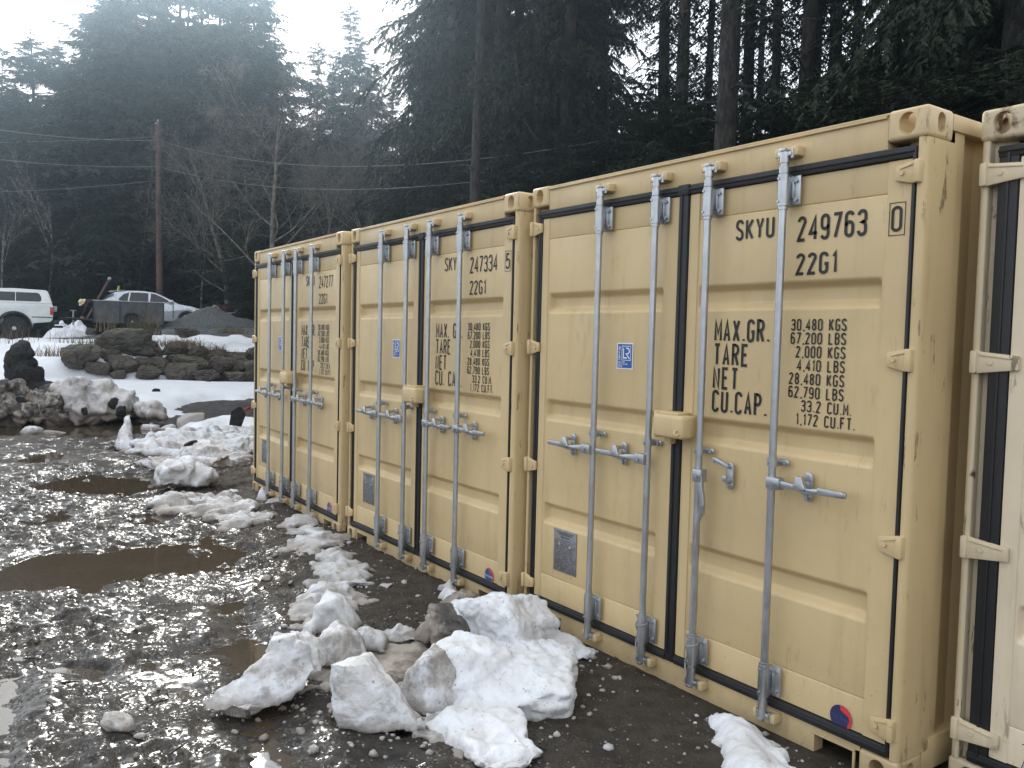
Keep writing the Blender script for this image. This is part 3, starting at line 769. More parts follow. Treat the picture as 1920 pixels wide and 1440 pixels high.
container('tan container marked 247334, between the 247277 and 249763 ones', (-1.2532, -.0531, -.0173), (0, -.0035, -.0096), '247334', '5', cast=(TAN, TANRUST), logo=(MIDBLUE, RED))
container('tan container marked 247277 at the far end of the row', (-3.7804, -.0445, -.0255), (0, -.0006, -.0241), '247277', None, logo=(MIDBLUE, RED))
container('old cream container with rusty corner casting, beside container 249763', (2.499+1.219, .249, 0), (0, 0, 0), body=CREAM, post=CREAMPOST, cast=(CREAMRUST, CREAMRUST), old=True, group=None)
# ------------------------------------------------------------------ snow chunks, berms, stones
_ico = {}
def ico(s):
    if s not in _ico:
        b = bmesh.new(); bmesh.ops.create_icosphere(b, subdivisions=s, radius=1)
        b.verts.ensure_lookup_table(); V = np.array([v.co[:] for v in b.verts]); F = np.array([[v.index for v in f.verts] for f in b.faces]); b.free()
        _ico[s] = (V/np.linalg.norm(V, axis=1)[:, None], F)
    return _ico[s]
def chunk(size, seed, sub=4, planes=16, sharp=11, amp=.10, fine=.03, rot=(0, 0, 0), flat=.55):
    """a broken lump: a rounded random polyhedron with rough faces; returns verts centred on the origin and faces"""
    V, F = ico(sub); rg = np.random.default_rng(seed)
    N = rg.normal(size=(planes, 3)); N /= np.linalg.norm(N, axis=1)[:, None]
    N = np.vstack([N, [[0, 0, -1], [0, 0, 1], [1, 0, 0], [-1, 0, 0], [0, 1, 0], [0, -1, 0]]])
    D = np.concatenate([rg.uniform(.70, 1.0, planes), [flat, rg.uniform(.75, 1), 1, 1, 1, 1]])
    q = np.clip(V@N.T, 0, None)/D
    r = (q**sharp).sum(1)**(-1/sharp)
    r = r*(1+amp*fbm(V*2.1+seed*3.3, seed, 3)+fine*ridged(V*5.5+seed, seed+5, 3)+fine*.9*fbm(V*13+seed, seed+9, 3)-fine*1.6*np.exp(-(vnoise(V*2.6+seed*1.7, seed+31)*7)**2))
    P = V*r[:, None]*np.array(size)
    M = np.array(Euler(rot).to_matrix()); return P@M.T, F
def place_chunk(name, label, cat, xy, size, seed, mat, rot=(0, 0, 0), sink=.25, sub=5, group=None, z=None, **kw):
    P, F = chunk(size, seed, sub, rot=rot, **kw)
    zg = ground_at(xy[0], xy[1]) if z is None else z
    h = P[:, 2].max()-P[:, 2].min(); P = P-np.array([0, 0, P[:, 2].min()+h*sink])
    o = link(name, np_mesh(name, P, F, True, 50), mat); o.location = (xy[0], xy[1], zg)
    return tag(o, label, cat, group)
def merged(name, label, cat, blobs, voxel, mat, seed, amp=.02, fsc=9, group=None, smooth=0, sink0=0.0):
    """one lump melted together from several: blobs (x, y, z, (sx, sy, sz), rot, seed)"""
    VV = []; FF = []; n = 0
    for bl_ in blobs:
        if bl_[0] == 'hull':
            b = bmesh.new(); [b.verts.new(v) for v in bl_[1]]; bmesh.ops.convex_hull(b, input=list(b.verts)); bmesh.ops.triangulate(b, faces=list(b.faces))
            b.verts.ensure_lookup_table(); b.verts.index_update(); VV.append(np.array([v.co[:] for v in b.verts])); FF.append(np.array([[v.index for v in f.verts] for f in b.faces])+n); n += len(b.verts); b.free(); continue
        x, y, z, size, rot, sd_ = bl_
        P, F = chunk(size, sd_, 4, rot=rot, amp=.12, fine=.03, planes=9, sharp=20); VV.append(P+np.array([x, y, z])); FF.append(F+n); n += len(P)
    V = np.vstack(VV); c = V.mean(0); c[2] = 0
    me = np_mesh('tmp', V-c, np.vstack(FF)); o = bpy.data.objects.new('tmp', me); COL.objects.link(o)
    md = o.modifiers.new('r', 'REMESH'); md.mode = 'VOXEL'; md.voxel_size = voxel
    if smooth: s2 = o.modifiers.new('s', 'SMOOTH'); s2.factor = .5; s2.iterations = smooth
    dg = bpy.context.evaluated_depsgraph_get(); dg.update()
    m2 = bpy.data.meshes.new_from_object(o.evaluated_get(dg)); bpy.data.objects.remove(o)
    n = len(m2.vertices); co = np.empty(n*3, np.float32); m2.vertices.foreach_get('co', co); co = co.reshape(-1, 3)
    nr = np.empty(n*3, np.float32); m2.vertices.foreach_get('normal', nr); nr = nr.reshape(-1, 3)
    cr_ = np.exp(-(vnoise(co*fsc*.6+fbm(co*fsc*.8, seed+21, 2)[:, None]*.6, seed+11)*7)**2)*sst(-.1, .3, vnoise(co*fsc*.35, seed+15))
    d = amp*(fbm(co*fsc*.45, seed, 3)*1.3+(ridged(co*fsc, seed+3, 4)-.4)*.9+.45*fbm(co*fsc*3.2, seed+7, 3)-.9*cr_)
    co = co+nr*d[:, None]; m2.vertices.foreach_set('co', co.ravel()); m2.update(); m2.shade_smooth(); m2.name = name
    m2.materials.clear()
    ob = link(name, m2, mat); ob.location = c
    return tag(ob, label, cat, group)
def berm(name, label, cat, path, mat, step, seed, group=None, lump=.5, base=-.03, fs=6.0):
    """a low ridge of thrown-up snow along path [(x, y, half width, height)]"""
    P = np.array([p[:2] for p in path]); Wd = np.array([p[2] for p in path]); Hh = np.array([p[3] for p in path])
    lo = P.min(0)-Wd.max()*1.5; hi = P.max(0)+Wd.max()*1.5
    X, Y = np.meshgrid(np.arange(lo[0], hi[0], step), np.arange(lo[1], hi[1], step), indexing='ij'); x = X.ravel(); y = Y.ravel()
    wx = x+Wd.mean()*.55*fbm(P3(x/Wd.mean()*.7, y/Wd.mean()*.7), seed, 3); wy = y+Wd.mean()*.55*fbm(P3(x/Wd.mean()*.7, y/Wd.mean()*.7), seed+3, 3)
    best = np.full(len(x), 1e9); H = np.zeros(len(x))
    for i in range(max(1, len(P)-1)):
        a = P[i]; b = P[min(i+1, len(P)-1)]; d = b-a; L = max((d**2).sum(), 1e-9)
        u = np.clip(((wx-a[0])*d[0]+(wy-a[1])*d[1])/L, 0, 1); j = min(i+1, len(P)-1)
        w = Wd[i]+(Wd[j]-Wd[i])*u; hh = Hh[i]+(Hh[j]-Hh[i])*u
        q = np.hypot(wx-a[0]-d[0]*u, wy-a[1]-d[1]*u)/w
        k = q < best; best = np.where(k, q, best); H = np.where(k, hh, H)
    n1 = fbm(P3(x*fs*.5, y*fs*.5), seed+6, 3); n2 = ridged(P3(x*fs, y*fs), seed+8, 3)-.35
    n3 = ridged(P3(x*fs*2.6, y*fs*2.6), seed+12, 3)-.4; n4 = fbm(P3(x*fs*5, y*fs*5), seed+14, 2)
    best = best*(1+.55*fbm(P3(x/Wd.mean()*1.9, y/Wd.mean()*1.9), seed+17, 3))+.30*np.clip(fbm(P3(x/Wd.mean()*.9, y/Wd.mean()*.9), seed+19, 2), 0, 1)
    prof = np.clip(1.05-best**1.35, -.5, 1)
    Z = H*(prof*(1+lump*n1)+np.clip(prof, 0, 1)*lump*(.42*n2+.30*n3+.12*n4))+base*sst(.75, 1.05, best)
    Z = np.where(best > 1.25, -.06, Z).reshape(X.shape)
    G0 = ground_h(X, Y, False); n, m = X.shape; i = np.arange(n*m).reshape(n, m)
    F = np.stack([i[:-1, :-1], i[1:, :-1], i[1:, 1:], i[:-1, 1:]], -1).reshape(-1, 4)
    F = F[Z.ravel()[F].max(1) > -.045]
    c = np.array([P[:, 0].mean(), P[:, 1].mean(), 0]); V = np.stack([X, Y, G0+Z], -1).reshape(-1, 3)-c
    u, inv = np.unique(F, return_inverse=True); F = inv.reshape(F.shape); V = V[u]
    o = link(name, np_mesh(name, V, F, True), mat); o.location = c
    return tag(o, label, cat, group)

# in front of the containers
def g2(px, py): v = G(px, py); return v.x, v.y
def HP(*pts):                            # corners of a broken block: the spot on the ground under each, and its height
    return ('hull', [(*g2(px, py), z) for px, py, z in pts])
def strip(name, label, cat, path, mat, seed, n, voxel, group=None, amp=.016, fsc=9, flat=.6):
    """a crumbled ridge of many low lumps melted together"""
    rg = np.random.default_rng(seed); bl = []; L = [0]
    for a, b in zip(path[:-1], path[1:]): L.append(L[-1]+math.hypot(b[0]-a[0], b[1]-a[1]))
    for k in range(n):
        d = rg.uniform(0, L[-1]); i = max(j for j in range(len(path)-1) if L[j] <= d); u = (d-L[i])/(L[i+1]-L[i]); a, b = path[i], path[i+1]
        w = a[2]+(b[2]-a[2])*u; h = a[3]+(b[3]-a[3])*u; o1 = rg.normal(0, .42)*w; o2 = rg.normal(0, .42)*w; e = max(0, 1-math.hypot(o1, o2)/w*.8)
        s_ = w*rg.uniform(.18, .48); x = a[0]+(b[0]-a[0])*u+o1; y = a[1]+(b[1]-a[1])*u+o2
        bl.append((x, y, ground_at(x, y)+h*.25*e*rg.uniform(.2, 1.2)-.01, (s_*rg.uniform(.8, 1.5), s_*rg.uniform(.7, 1.2), max(h*(.25+.75*e)*rg.uniform(.5, 1.0)*flat, .02)), (rg.uniform(-.25, .25), rg.uniform(-.25, .25), rg.uniform(0, 3)), seed*50+k))
    return merged(name, label, cat, bl, voxel, mat, seed, amp, fsc, group)
def path(*pts): return [(*g2(px, py), w, h) for px, py, w, h in pts]
merged('snow_chunk', 'long wedge of dirty snow tapering to a tip, on wet mud', 'snow chunk', [
    HP((378, 1326, .015), (395, 1338, .0), (470, 1346, .0), (540, 1322, .02), (592, 1300, .10), (604, 1262, .10), (600, 1272, .15), (560, 1285, .215), (520, 1290, .215), (470, 1312, .165), (425, 1318, .10), (500, 1265, .0), (430, 1300, .0)),
    HP((500, 1300, .10), (560, 1296, .12), (570, 1270, .14), (500, 1280, .12), (505, 1296, .245), (545, 1296, .262), (560, 1280, .245), (515, 1275, .235)),
    HP((535, 1305, .07), (600, 1290, .07), (618, 1262, .08), (545, 1265, .06), (520, 1292, .20), (560, 1295, .235), (604, 1278, .17), (590, 1260, .19), (545, 1272, .24))], .009, SNOW2, 4, .022, 9, 'snow lumps in front of the containers')
merged('snow_chunk', 'blocky slab of snow with a steep flat side and sharp edge', 'snow chunk', [
    HP((636, 1366, .0), (700, 1374, .0), (780, 1374, .0), (795, 1352, .0), (735, 1300, .0), (650, 1320, .0), (618, 1338, .10), (616, 1348, .25), (640, 1362, .275), (692, 1352, .265), (722, 1362, .175), (752, 1352, .135), (783, 1370, .03), (690, 1325, .25))], .009, SNOW2, 14, .018, 8, 'snow lumps in front of the containers')
pk = g2(955, 1222); q1 = g2(1040, 1228); q2 = g2(960, 1300); q3 = g2(870, 1300); q4 = g2(890, 1362); q5 = g2(1000, 1262); q6 = g2(905, 1215); q7 = g2(920, 1410); q8 = g2(1085, 1222)
merged('snow_mound', 'largest white snow mound, slumped against container 249763', 'snow mound', [
    (pk[0], pk[1], .13, (.20, .20, .22), (.1, .1, .3), 31), (q6[0], q6[1], .10, (.16, .15, .17), (0, 0, 1), 33), (q5[0], q5[1], .06, (.27, .20, .11), (0, .1, .2), 35), (q1[0], q1[1], .02, (.22, .15, .07), (0, 0, .4), 37),
    (q2[0], q2[1], .055, (.30, .26, .12), (.1, 0, .8), 39), (q3[0], q3[1], .09, (.20, .18, .15), (0, 0, .2), 41), (q4[0], q4[1], .015, (.26, .20, .07), (0, 0, .6), 43), (q7[0], q7[1], -.005, (.20, .13, .045), (0, 0, .3), 45),
    (q8[0]-.02, q8[1]-.03, .0, (.13, .09, .04), (0, 0, .3), 47), (g2(1020, 1300)[0], g2(1020, 1300)[1], .0, (.17, .13, .06), (0, 0, 0), 49)], .0095, SNOW, 24, .026, 8, 'snow lumps in front of the containers')
p = g2(800, 1328)
merged('snow_chunk', 'grey-spotted snow chunk leaning on the largest white mound', 'snow chunk', [HP((745, 1318, 0), (800, 1345, 0), (865, 1328, 0), (850, 1290, .0), (775, 1295, .0), (762, 1315, .15), (793, 1332, .23), (835, 1322, .255), (860, 1318, .12), (812, 1300, .25)), HP((835, 1330, .0), (890, 1315, 0), (880, 1290, 0), (850, 1300, .2), (885, 1305, .15), (840, 1315, .10))], .009, SNOW3, 34, .014, 9, 'snow lumps in front of the containers')
p = g2(787, 1368); merged('snow_chunk', 'small icy stub of snow at the tip of the blocky slab', 'snow chunk', [(p[0], p[1], .02, (.030, .020, .045), (.2, .5, 0), 61), (g2(770, 1366)[0], g2(770, 1366)[1], .012, (.05, .022, .022), (0, 0, .4), 62)], .007, SNOW3, 44, .004, 20, 'snow lumps in front of the containers')
p = g2(848, 1215)
merged('snow_chunk', 'mud-caked snow lump by the corner where two tan containers meet', 'snow chunk', [
    (p[0], p[1], .10, (.14, .13, .17), (0, .2, .4), 65), (g2(885, 1205)[0], g2(885, 1205)[1], .12, (.12, .10, .15), (.2, 0, 1), 67), (g2(820, 1200)[0], g2(820, 1200)[1], .06, (.12, .10, .10), (0, 0, .5), 69), (g2(865, 1150)[0], g2(865, 1150)[1], .05, (.13, .10, .11), (0, 0, .5), 70)],
    .013, snow_mat('muddy_snow', .95, .95, tint=(.50, .48, .46), dcol=(.05, .042, .035), lowdirt=.12), 54, .028, 10, 'snow lumps in front of the containers')
strip('snow_strip', 'dirty snow ridge joining the wedge to the mud-caked lump', 'snow strip', path((610, 1212, .15, .14), (690, 1195, .13, .11), (760, 1192, .12, .10), (840, 1200, .13, .12)), SNOW3, 71, 34, .010, 'snow strips in front of the containers')
strip('snow_strip', 'white snow strip in the mud in front of container 247334', 'snow strip', path((560, 985, .24, .06), (600, 1020, .24, .10), (640, 1060, .22, .12), (635, 1105, .25, .15), (605, 1150, .22, .14), (590, 1190, .16, .11)), SNOW2, 73, 105, .011, 'snow strips in front of the containers')
strip('slush_patch', 'thin crust of dirty slush between the wedge, the slab and the white mound', 'slush', path((560, 1255, .14, .05), (640, 1275, .16, .06), (720, 1300, .18, .06), (830, 1345, .16, .05), (900, 1400, .14, .03)), SNOW3, 76, 46, .011, None)
berm('slush_patch', 'flat brown slush patch enclosed by the snow ridges', 'slush', path((700, 1222, .20, .022), (790, 1235, .22, .022), (720, 1262, .16, .022)), SNOW4, .012, 75, lump=.8, fs=10)
berm('snow_strip', 'small snow strip close under the sill of container 247334', 'snow strip', path((838, 1105, .06, .06), (850, 1135, .08, .08), (870, 1165, .08, .10)), SNOW2, .014, 77, 'snow strips in front of the containers')
berm('snow_strip', 'smooth clean snow patch under the open lever of container 249763', 'snow strip', path((1368, 1358, .07, .05), (1395, 1400, .13, .075), (1440, 1470, .15, .07)), SNOW, .010, 79, 'snow strips in front of the containers', lump=.30, fs=9)
p = g2(625, 1165); merged('snow_chunk', 'round grey snow boulder with a dark split on its side', 'snow chunk', [HP((572, 1190, 0), (660, 1196, 0), (678, 1172, 0), (590, 1162, 0), (588, 1186, .14), (625, 1192, .20), (657, 1183, .15), (612, 1172, .21), (645, 1172, .18)), HP((555, 1200, 0), (590, 1205, 0), (600, 1180, 0), (570, 1190, .08), (590, 1190, .09))], .013, SNOW2, 64, .018, 8, 'snow lumps in front of the containers')
p = g2(620, 1235); merged('snow_chunk', 'crumbly snow lump between the wedge and the blocky slab', 'snow chunk', [HP((585, 1242, 0), (640, 1258, 0), (692, 1238, 0), (675, 1205, 0), (600, 1210, 0), (598, 1236, .12), (640, 1247, .17), (676, 1230, .12), (632, 1220, .19)), HP((660, 1215, 0), (720, 1222, 0), (730, 1200, 0), (690, 1212, .10), (715, 1208, .08), (670, 1205, .09))], .013, SNOW2, 66, .020, 9, 'snow lumps in front of the containers')
place_chunk('snow_chunk', 'fist-sized lump of dirty ice alone on the wet mud', 'snow chunk', g2(225, 1350), (.085, .06, .055), 91, SNOW3, (0, 0, .4), .2, group='snow lumps in front of the containers')
for k, (px, py, s) in enumerate(((565, 1362, .022), (440, 1357, .014), (1105, 1345, .012), (470, 1395, .014), (262, 1372, .02), (690, 1255, .03), (735, 1290, .035), (700, 1290, .03), (1130, 1300, .012), (840, 1345, .03), (500, 1080, .03), (465, 985, .04), (545, 1085, .02))):
    place_chunk('ice_crumb', 'small loose crumb of ice on the ground before the containers', 'ice crumb', g2(px, py), (s*1.3, s, s*.8), 100+k, SNOW2 if k % 3 else SNOW3, (0, 0, k), .2, sub=3, group='ice crumbs scattered on the mud')
# along the far side of the yard
BG = 'snow lumps across the muddy yard'
strip('snow_strip', 'long brown-stained snow ridge running to the far container corner', 'snow strip', path((330, 935, .35, .12), (420, 945, .40, .13), (470, 985, .2, .03)), SNOW3, 121, 70, .024, 'snow strips across the yard', amp=.05, fsc=6, flat=.8)
strip('snow_strip', 'lumpy snow ridge just beyond the long bright block, streaked brown', 'snow strip', path((315, 880, .40, .14), (390, 862, .6, .24), (440, 838, .6, .18), (462, 818, .5, .12)), SNOW3, 123, 110, .024, 'snow strips across the yard', amp=.055, fsc=5, flat=.8)
berm('snow_strip', 'clean white snow bank in front of the dark soil tongue', 'snow strip', path((385, 806, .4, .15), (430, 801, .45, .22), (480, 803, .5, .22), (540, 806, .5, .2)), SNOW, .04, 125, 'snow strips across the yard', fs=2.0, lump=.35)
strip('snow_strip', 'grey broken snow ridge with black soil lumps in it', 'snow strip', path((300, 850, .45, .2), (350, 832, .6, .36), (410, 820, .6, .26), (470, 812, .5, .2)), snow_mat('streaked_snow', .45, .8, lowdirt=.05), 127, 120, .026, 'snow strips across the yard', amp=.06, fsc=5, flat=.8)
p = g2(330, 914); q = g2(378, 912)
merged('snow_chunk', 'long bright block of snow with a grey undercut face', 'snow chunk', [(p[0], p[1], .13, (.20, .24, .17), (0, 0, 1.5), 131), (q[0], q[1], .10, (.19, .20, .14), (0, .1, 1.2), 133), (g2(355, 905)[0], g2(355, 905)[1], .14, (.20, .2, .13), (0, 0, .4), 135)], .022, SNOW2, 84, .055, 4.5, BG)
p = g2(356, 803); place_chunk('snow_chunk', 'upright grey disc of old snow by the dark soil tongue', 'snow chunk', p, (.13, .22, .22), 137, snow_mat('grey_ice', .25, .3, tint=(.38, .355, .33)), (0, 0, .15), .1, group=BG, amp=.10, fine=.03, planes=10, sharp=16)
p = g2(350, 812); place_chunk('snow_chunk', 'round stub of dirty snow at the foot of the grey disc', 'snow chunk', p, (.08, .09, .08), 139, SNOW3, (0, 0, .4), .2, group=BG)
merged('snow_chunk', 'pointed white cone of snow standing in the mud', 'snow chunk', [HP((211, 838, 0), (223, 846, 0), (247, 846, 0), (259, 838, 0), (235, 828, .04), (233, 835, 0.36), (239, 836, 0.29))], .02, SNOW2, 141, .03, 6, BG)
merged('snow_chunk', 'white snow cap tilted over a dark hollow', 'snow chunk', [HP((259, 846, 0), (272, 854, 0), (298, 854, 0), (311, 846, 0), (285, 836, .04), (283, 843, 0.34), (289, 844, 0.27))], .02, SNOW2, 143, .03, 6, BG)
p = g2(358, 842); place_chunk('soil_clod', 'black clod of soil lodged in the grey snow ridge', 'soil clod', (p[0], p[1]), (.10, .15, .10), 145, PEAT, (0, 0, .6), .1, group='black soil clods')
p = g2(395, 832); place_chunk('soil_clod', 'flat black clod of soil on the snow near the shovel', 'soil clod', (p[0], p[1]), (.07, .12, .07), 147, PEAT, (0, 0, .9), .0, group='black soil clods')
merged('snow_chunk', 'small pointed snow lump at the base of container 247277', 'snow chunk', [HP((478, 938, 0), (500, 940, 0), (508, 930, 0), (488, 928, 0), (491, 934, .13), (496, 934, .10))], .012, SNOW2, 149, .012, 10, BG)
merged('snow_chunk', 'thin upright shard of white snow at the end of the dirty pile', 'snow chunk', [HP((228, 810, 0), (233, 815, 0), (245, 814, 0), (250, 809, 0), (238, 803, .04), (232, 808, 0.22), (243, 808, 0.27), (236, 812, .2), (246, 811, .17))], .02, SNOW2, 151, .03, 6, BG)
# the ploughed pile at the far side
def gz(px, py, dx=0): v = g2(px, py); return v[0]+dx, v[1]
bl = []; rg = np.random.default_rng(5)
for k in range(44):
    px = 10+k*2.6; x, y = gz(px, 797, -rg.uniform(0, 2.3)); s = rg.uniform(.14, .36); bl.append((x, y, rg.uniform(.05, .38), (s, s*1.1, s*rg.uniform(.7, 1.1)), (rg.uniform(-.4, .4), rg.uniform(-.4, .4), rg.uniform(0, 3)), 200+k))
for k in range(8):
    x, y = gz(-40+k*6, 797, -rg.uniform(.2, 2)); s = rg.uniform(.25, .45); bl.append((x, y, rg.uniform(.1, .5), (s, s, s), (0, 0, k), 230+k))
merged('snow_pile', 'black soil and snow rubble pile at the foot of the dark stump-like clump', 'snow pile', bl, .035, snow_mat('rubble_snow', 1.0, .95, tint=(.50, .47, .44), dcol=(.022, .02, .018), lowdirt=.16), 300, .12, 4.2, 'ploughed piles beyond the puddles')
bl = []
for k in range(40):
    px = 120+k*4.3; x, y = gz(px, 793, -rg.uniform(0, 1.7)); s = rg.uniform(.15, .38)*(1 if px < 260 else .7); bl.append((x, y, rg.uniform(.08, .40)*(1 if px < 255 else .5), (s, s*1.15, s*rg.uniform(.8, 1.2)), (rg.uniform(-.4, .4), rg.uniform(-.4, .4), rg.uniform(0, 3)), 260+k))
merged('snow_pile', 'broken pile of grey and white snow slabs with a dark base', 'snow pile', bl, .035, snow_mat('slab_snow', .48, .9, tint=(.56, .55, .55), lowdirt=.22), 310, .10, 3.8, 'ploughed piles beyond the puddles')
def cl(px, py0, hz): x, y = gz(px, py0, -1.2); return x, y, hz
bl = [(*cl(62, 795, .55), (.30, .34, .42), (0, .1, .3), 281), (*cl(82, 795, .45), (.32, .34, .36), (0, 0, 1), 283), (*cl(50, 795, 1.0), (.26, .26, .30), (.1, 0, .5), 285), (*cl(56, 795, 1.22), (.19, .18, .22), (.3, .2, .2), 287), (*cl(70, 795, .2), (.4, .5, .3), (0, 0, 0), 289), (*cl(97, 797, .25), (.3, .4, .14), (0, 0, 0), 290)]
merged('soil_clod', 'tall stump-like clump of black soil on the rubble pile', 'soil clod', bl, .03, PEAT, 320, .05, 4, 'black soil clods')
for k, (px, dx, hz, s) in enumerate(((194, -.6, .50, .09), (205, -.7, .46, .10), (200, -.6, .62, .07), (212, .0, .34, .09), (222, .15, .22, .10), (229, -.5, .40, .08), (152, .25, .22, .07), (34, .3, .3, .12))):
    x, y = gz(px, 793, dx); place_chunk('soil_clod', 'black clod of soil stuck on the broken snow piles', 'soil clod', (x, y), (s, s*1.2, s*.9), 330+k, PEAT, (k*.7, k*.4, k), .1, z=hz-s*.8, planes=9, sharp=18, amp=.2, fine=.09, group='soil clods stuck on the piles')
for k, (px, py) in enumerate(((292, 752), (390, 735), (130, 750), (285, 800), (320, 803), (60, 805), (105, 806), (150, 803))):
    x, y = g2(px, py); s = (.09, .07, .06, .14, .12, .2, .16, .13)[k]
    if py > 790: place_chunk('snow_chunk', 'low lump of dirty snow at the edge of the far puddle', 'snow chunk', (x, y), (s, s*1.4, s*.8), 350+k, SNOW3, (0, 0, k), .2, group='dirty lumps by the far puddle')
    else: place_chunk('soil_clod', 'lone dark clod lying on the clean snow field', 'soil clod', (x, y), (s, s*1.2, s*.8), 350+k, PEAT, (0, 0, k), .1, z=ground_at(x, y)+.12, group='clods on the snow field')
# shovel by the far container: black blade and red handle
sh = empty('shovel', 'shovel with a black blade and red handle stuck in the snow', 'shovel', g2(441, 812)+(.12,))
mb = MB(); mb.prism([(-.10, .0), (.10, .0), (.12, .25), (.03, .36), (-.03, .36), (-.12, .25)], -.012, .012, 'y', .008)
link('blade', mb.mesh('blade'), PEAT, sh).rotation_euler = (R(20), R(12), R(75))
mb = MB(); d = G(500, 800)-G(441, 812); mb.tube([(0, 0, .16), (.02, .5, .26), (.05, 1.35, .30)], .022, 10)
link('handle', mb.mesh('handle'), plain('red_handle', (.33, .015, .02), .4), sh).rotation_euler = (0, 0, math.atan2(d.y, d.x)-R(90)+.12)
# loose stones on the soil near the containers and in the mud
rg = np.random.default_rng(8); n = 5200
X = np.concatenate([rg.uniform(-6, 2.6, n//2), rg.uniform(-5, 2.5, n//2)]); Y = np.concatenate([rg.uniform(-1.1, .1, n//2), rg.uniform(-3.2, -.6, n//2)])
S = rg.lognormal(-5.35, .5, n).clip(.002, .016); Z = ground_h(X, Y)
OV = np.array([[1, 0, 0], [-1, 0, 0], [0, 1, 0], [0, -1, 0], [0, 0, 1], [0, 0, -1]], float); OF = np.array([[0, 2, 4], [2, 1, 4], [1, 3, 4], [3, 0, 4], [2, 0, 5], [1, 2, 5], [3, 1, 5], [0, 3, 5]])
V = OV[None]*S[:, None, None]*rg.uniform(.6, 1.3, (n, 6, 1))*np.array([1, 1, .7]); an = rg.uniform(0, 6.28, n); c, s = np.cos(an)[:, None], np.sin(an)[:, None]
V = np.stack([V[..., 0]*c-V[..., 1]*s, V[..., 0]*s+V[..., 1]*c, V[..., 2]], -1)+np.stack([X, Y, Z+S*.25], -1)[:, None, :]
F = (OF[None]+(np.arange(n)*6)[:, None, None]).reshape(-1, 3)
t = NT('stone_grit'); i_ = t.noise(t.pos(), 40, 2); t.set(Base_Color=t.mix(t.ramp(i_, .35, .65), (.045, .040, .036), (.16, .145, .125)), Roughness=.55)
tag(link('loose_gravel', np_mesh('loose_gravel', V.reshape(-1, 3), F), t.m), kind='stuff')

# crumbs of broken snow round the lumps and strips, too many to count
rg = np.random.default_rng(31); cen = [(500, 1320, .22), (700, 1360, .20), (820, 1350, .22), (930, 1400, .25), (1050, 1290, .22), (1080, 1230, .15), (620, 1200, .25), (640, 1100, .25), (600, 1030, .25), (570, 990, .3), (760, 1260, .3), (860, 1180, .2), (1400, 1400, .15), (400, 950, .5), (350, 915, .5), (330, 880, .6), (560, 1260, .2)]
n = 1500; ci = rg.integers(0, len(cen), n); C0 = np.array([[*g2(a, b), w] for a, b, w in cen])
X = C0[ci, 0]+rg.normal(0, 1, n)*C0[ci, 2]; Y = C0[ci, 1]+rg.normal(0, 1, n)*C0[ci, 2]; ok = Y < -.02; X, Y = X[ok], Y[ok]; n = len(X)
S = rg.lognormal(-5.0, .6, n).clip(.002, .028); Z = ground_h(X, Y); CV, CF = ico(1)
V = CV[None]*S[:, None, None]*rg.uniform(.55, 1.3, (n, len(CV), 1))*np.array([1, 1, .7])+np.stack([X, Y, Z+S*.2], -1)[:, None, :]
F = (CF[None]+(np.arange(n)*len(CV))[:, None, None]).reshape(-1, 3)
tag(link('snow_crumbs', np_mesh('snow_crumbs', V.reshape(-1, 3), F, True), SNOW3), kind='stuff')
TWIG = plain('wet_twig', (.028, .021, .016), .6, var=.2)
for k, (px, py, L, an) in enumerate(((255, 1368, .16, .3), (130, 1275, .10, 1.2), (95, 1320, .12, .2), (330, 1405, .10, 2.2), (200, 1150, .14, .5), (420, 1110, .13, 2.8), (60, 1225, .11, .9), (1010, 1400, .09, .4), (520, 1420, .12, 2.5), (300, 1300, .08, 1.8))):
    x, y = g2(px, py); r2 = random.Random(k); mb = MB(); z0 = ground_at(x, y, True)+.006
    mb.tube([(L*(u-.5)*math.cos(an)+r2.uniform(-.006, .006), L*(u-.5)*math.sin(an)+r2.uniform(-.006, .006), .004*math.sin(u*3)) for u in (0, .25, .5, .75, 1)], [.003, .005, .0055, .004, .002], 6)
    o = link('twig', mb.mesh('twig', 60), TWIG); o.location = (x, y, z0); tag(o, 'short dark wet twig lying on the mud', 'twig', 'twigs lying on the mud')
# ------------------------------------------------------------------ rock wall, vehicles and other things at the road
t = NT('boulder_rock'); p = t.objc(); info = t.n('ObjectInfo').outputs['Random']
c = t.mix(t.ramp(t.noise(p, 3, 6, .65), .35, .68), (.030, .026, .022), (.085, .072, .058))
c = t.mix(t.ramp(t.noise(p, 11, 5, .7), .55, .68), c, (.035, .03, .026))
sepn = t.n('SeparateXYZ', Vector=t.n('NewGeometry').outputs['Normal'])
moss = t.math('MULTIPLY', t.ramp(t.math('ADD', sepn.outputs['Z'], t.math('MULTIPLY', t.noise(p, 4, 4), .8)), .85, 1.35), .75)
c = t.mix(moss, c, (.075, .078, .030))
c = t.mix(t.math('MULTIPLY', info, .7), c, t.mix(t.noise(p, 2, 3), (.030, .028, .026), (.105, .08, .058)))
t.set(Base_Color=c, Roughness=.75); t.bump(t.noise(p, 9, 6, .7), .6, .05); ROCK = t.m
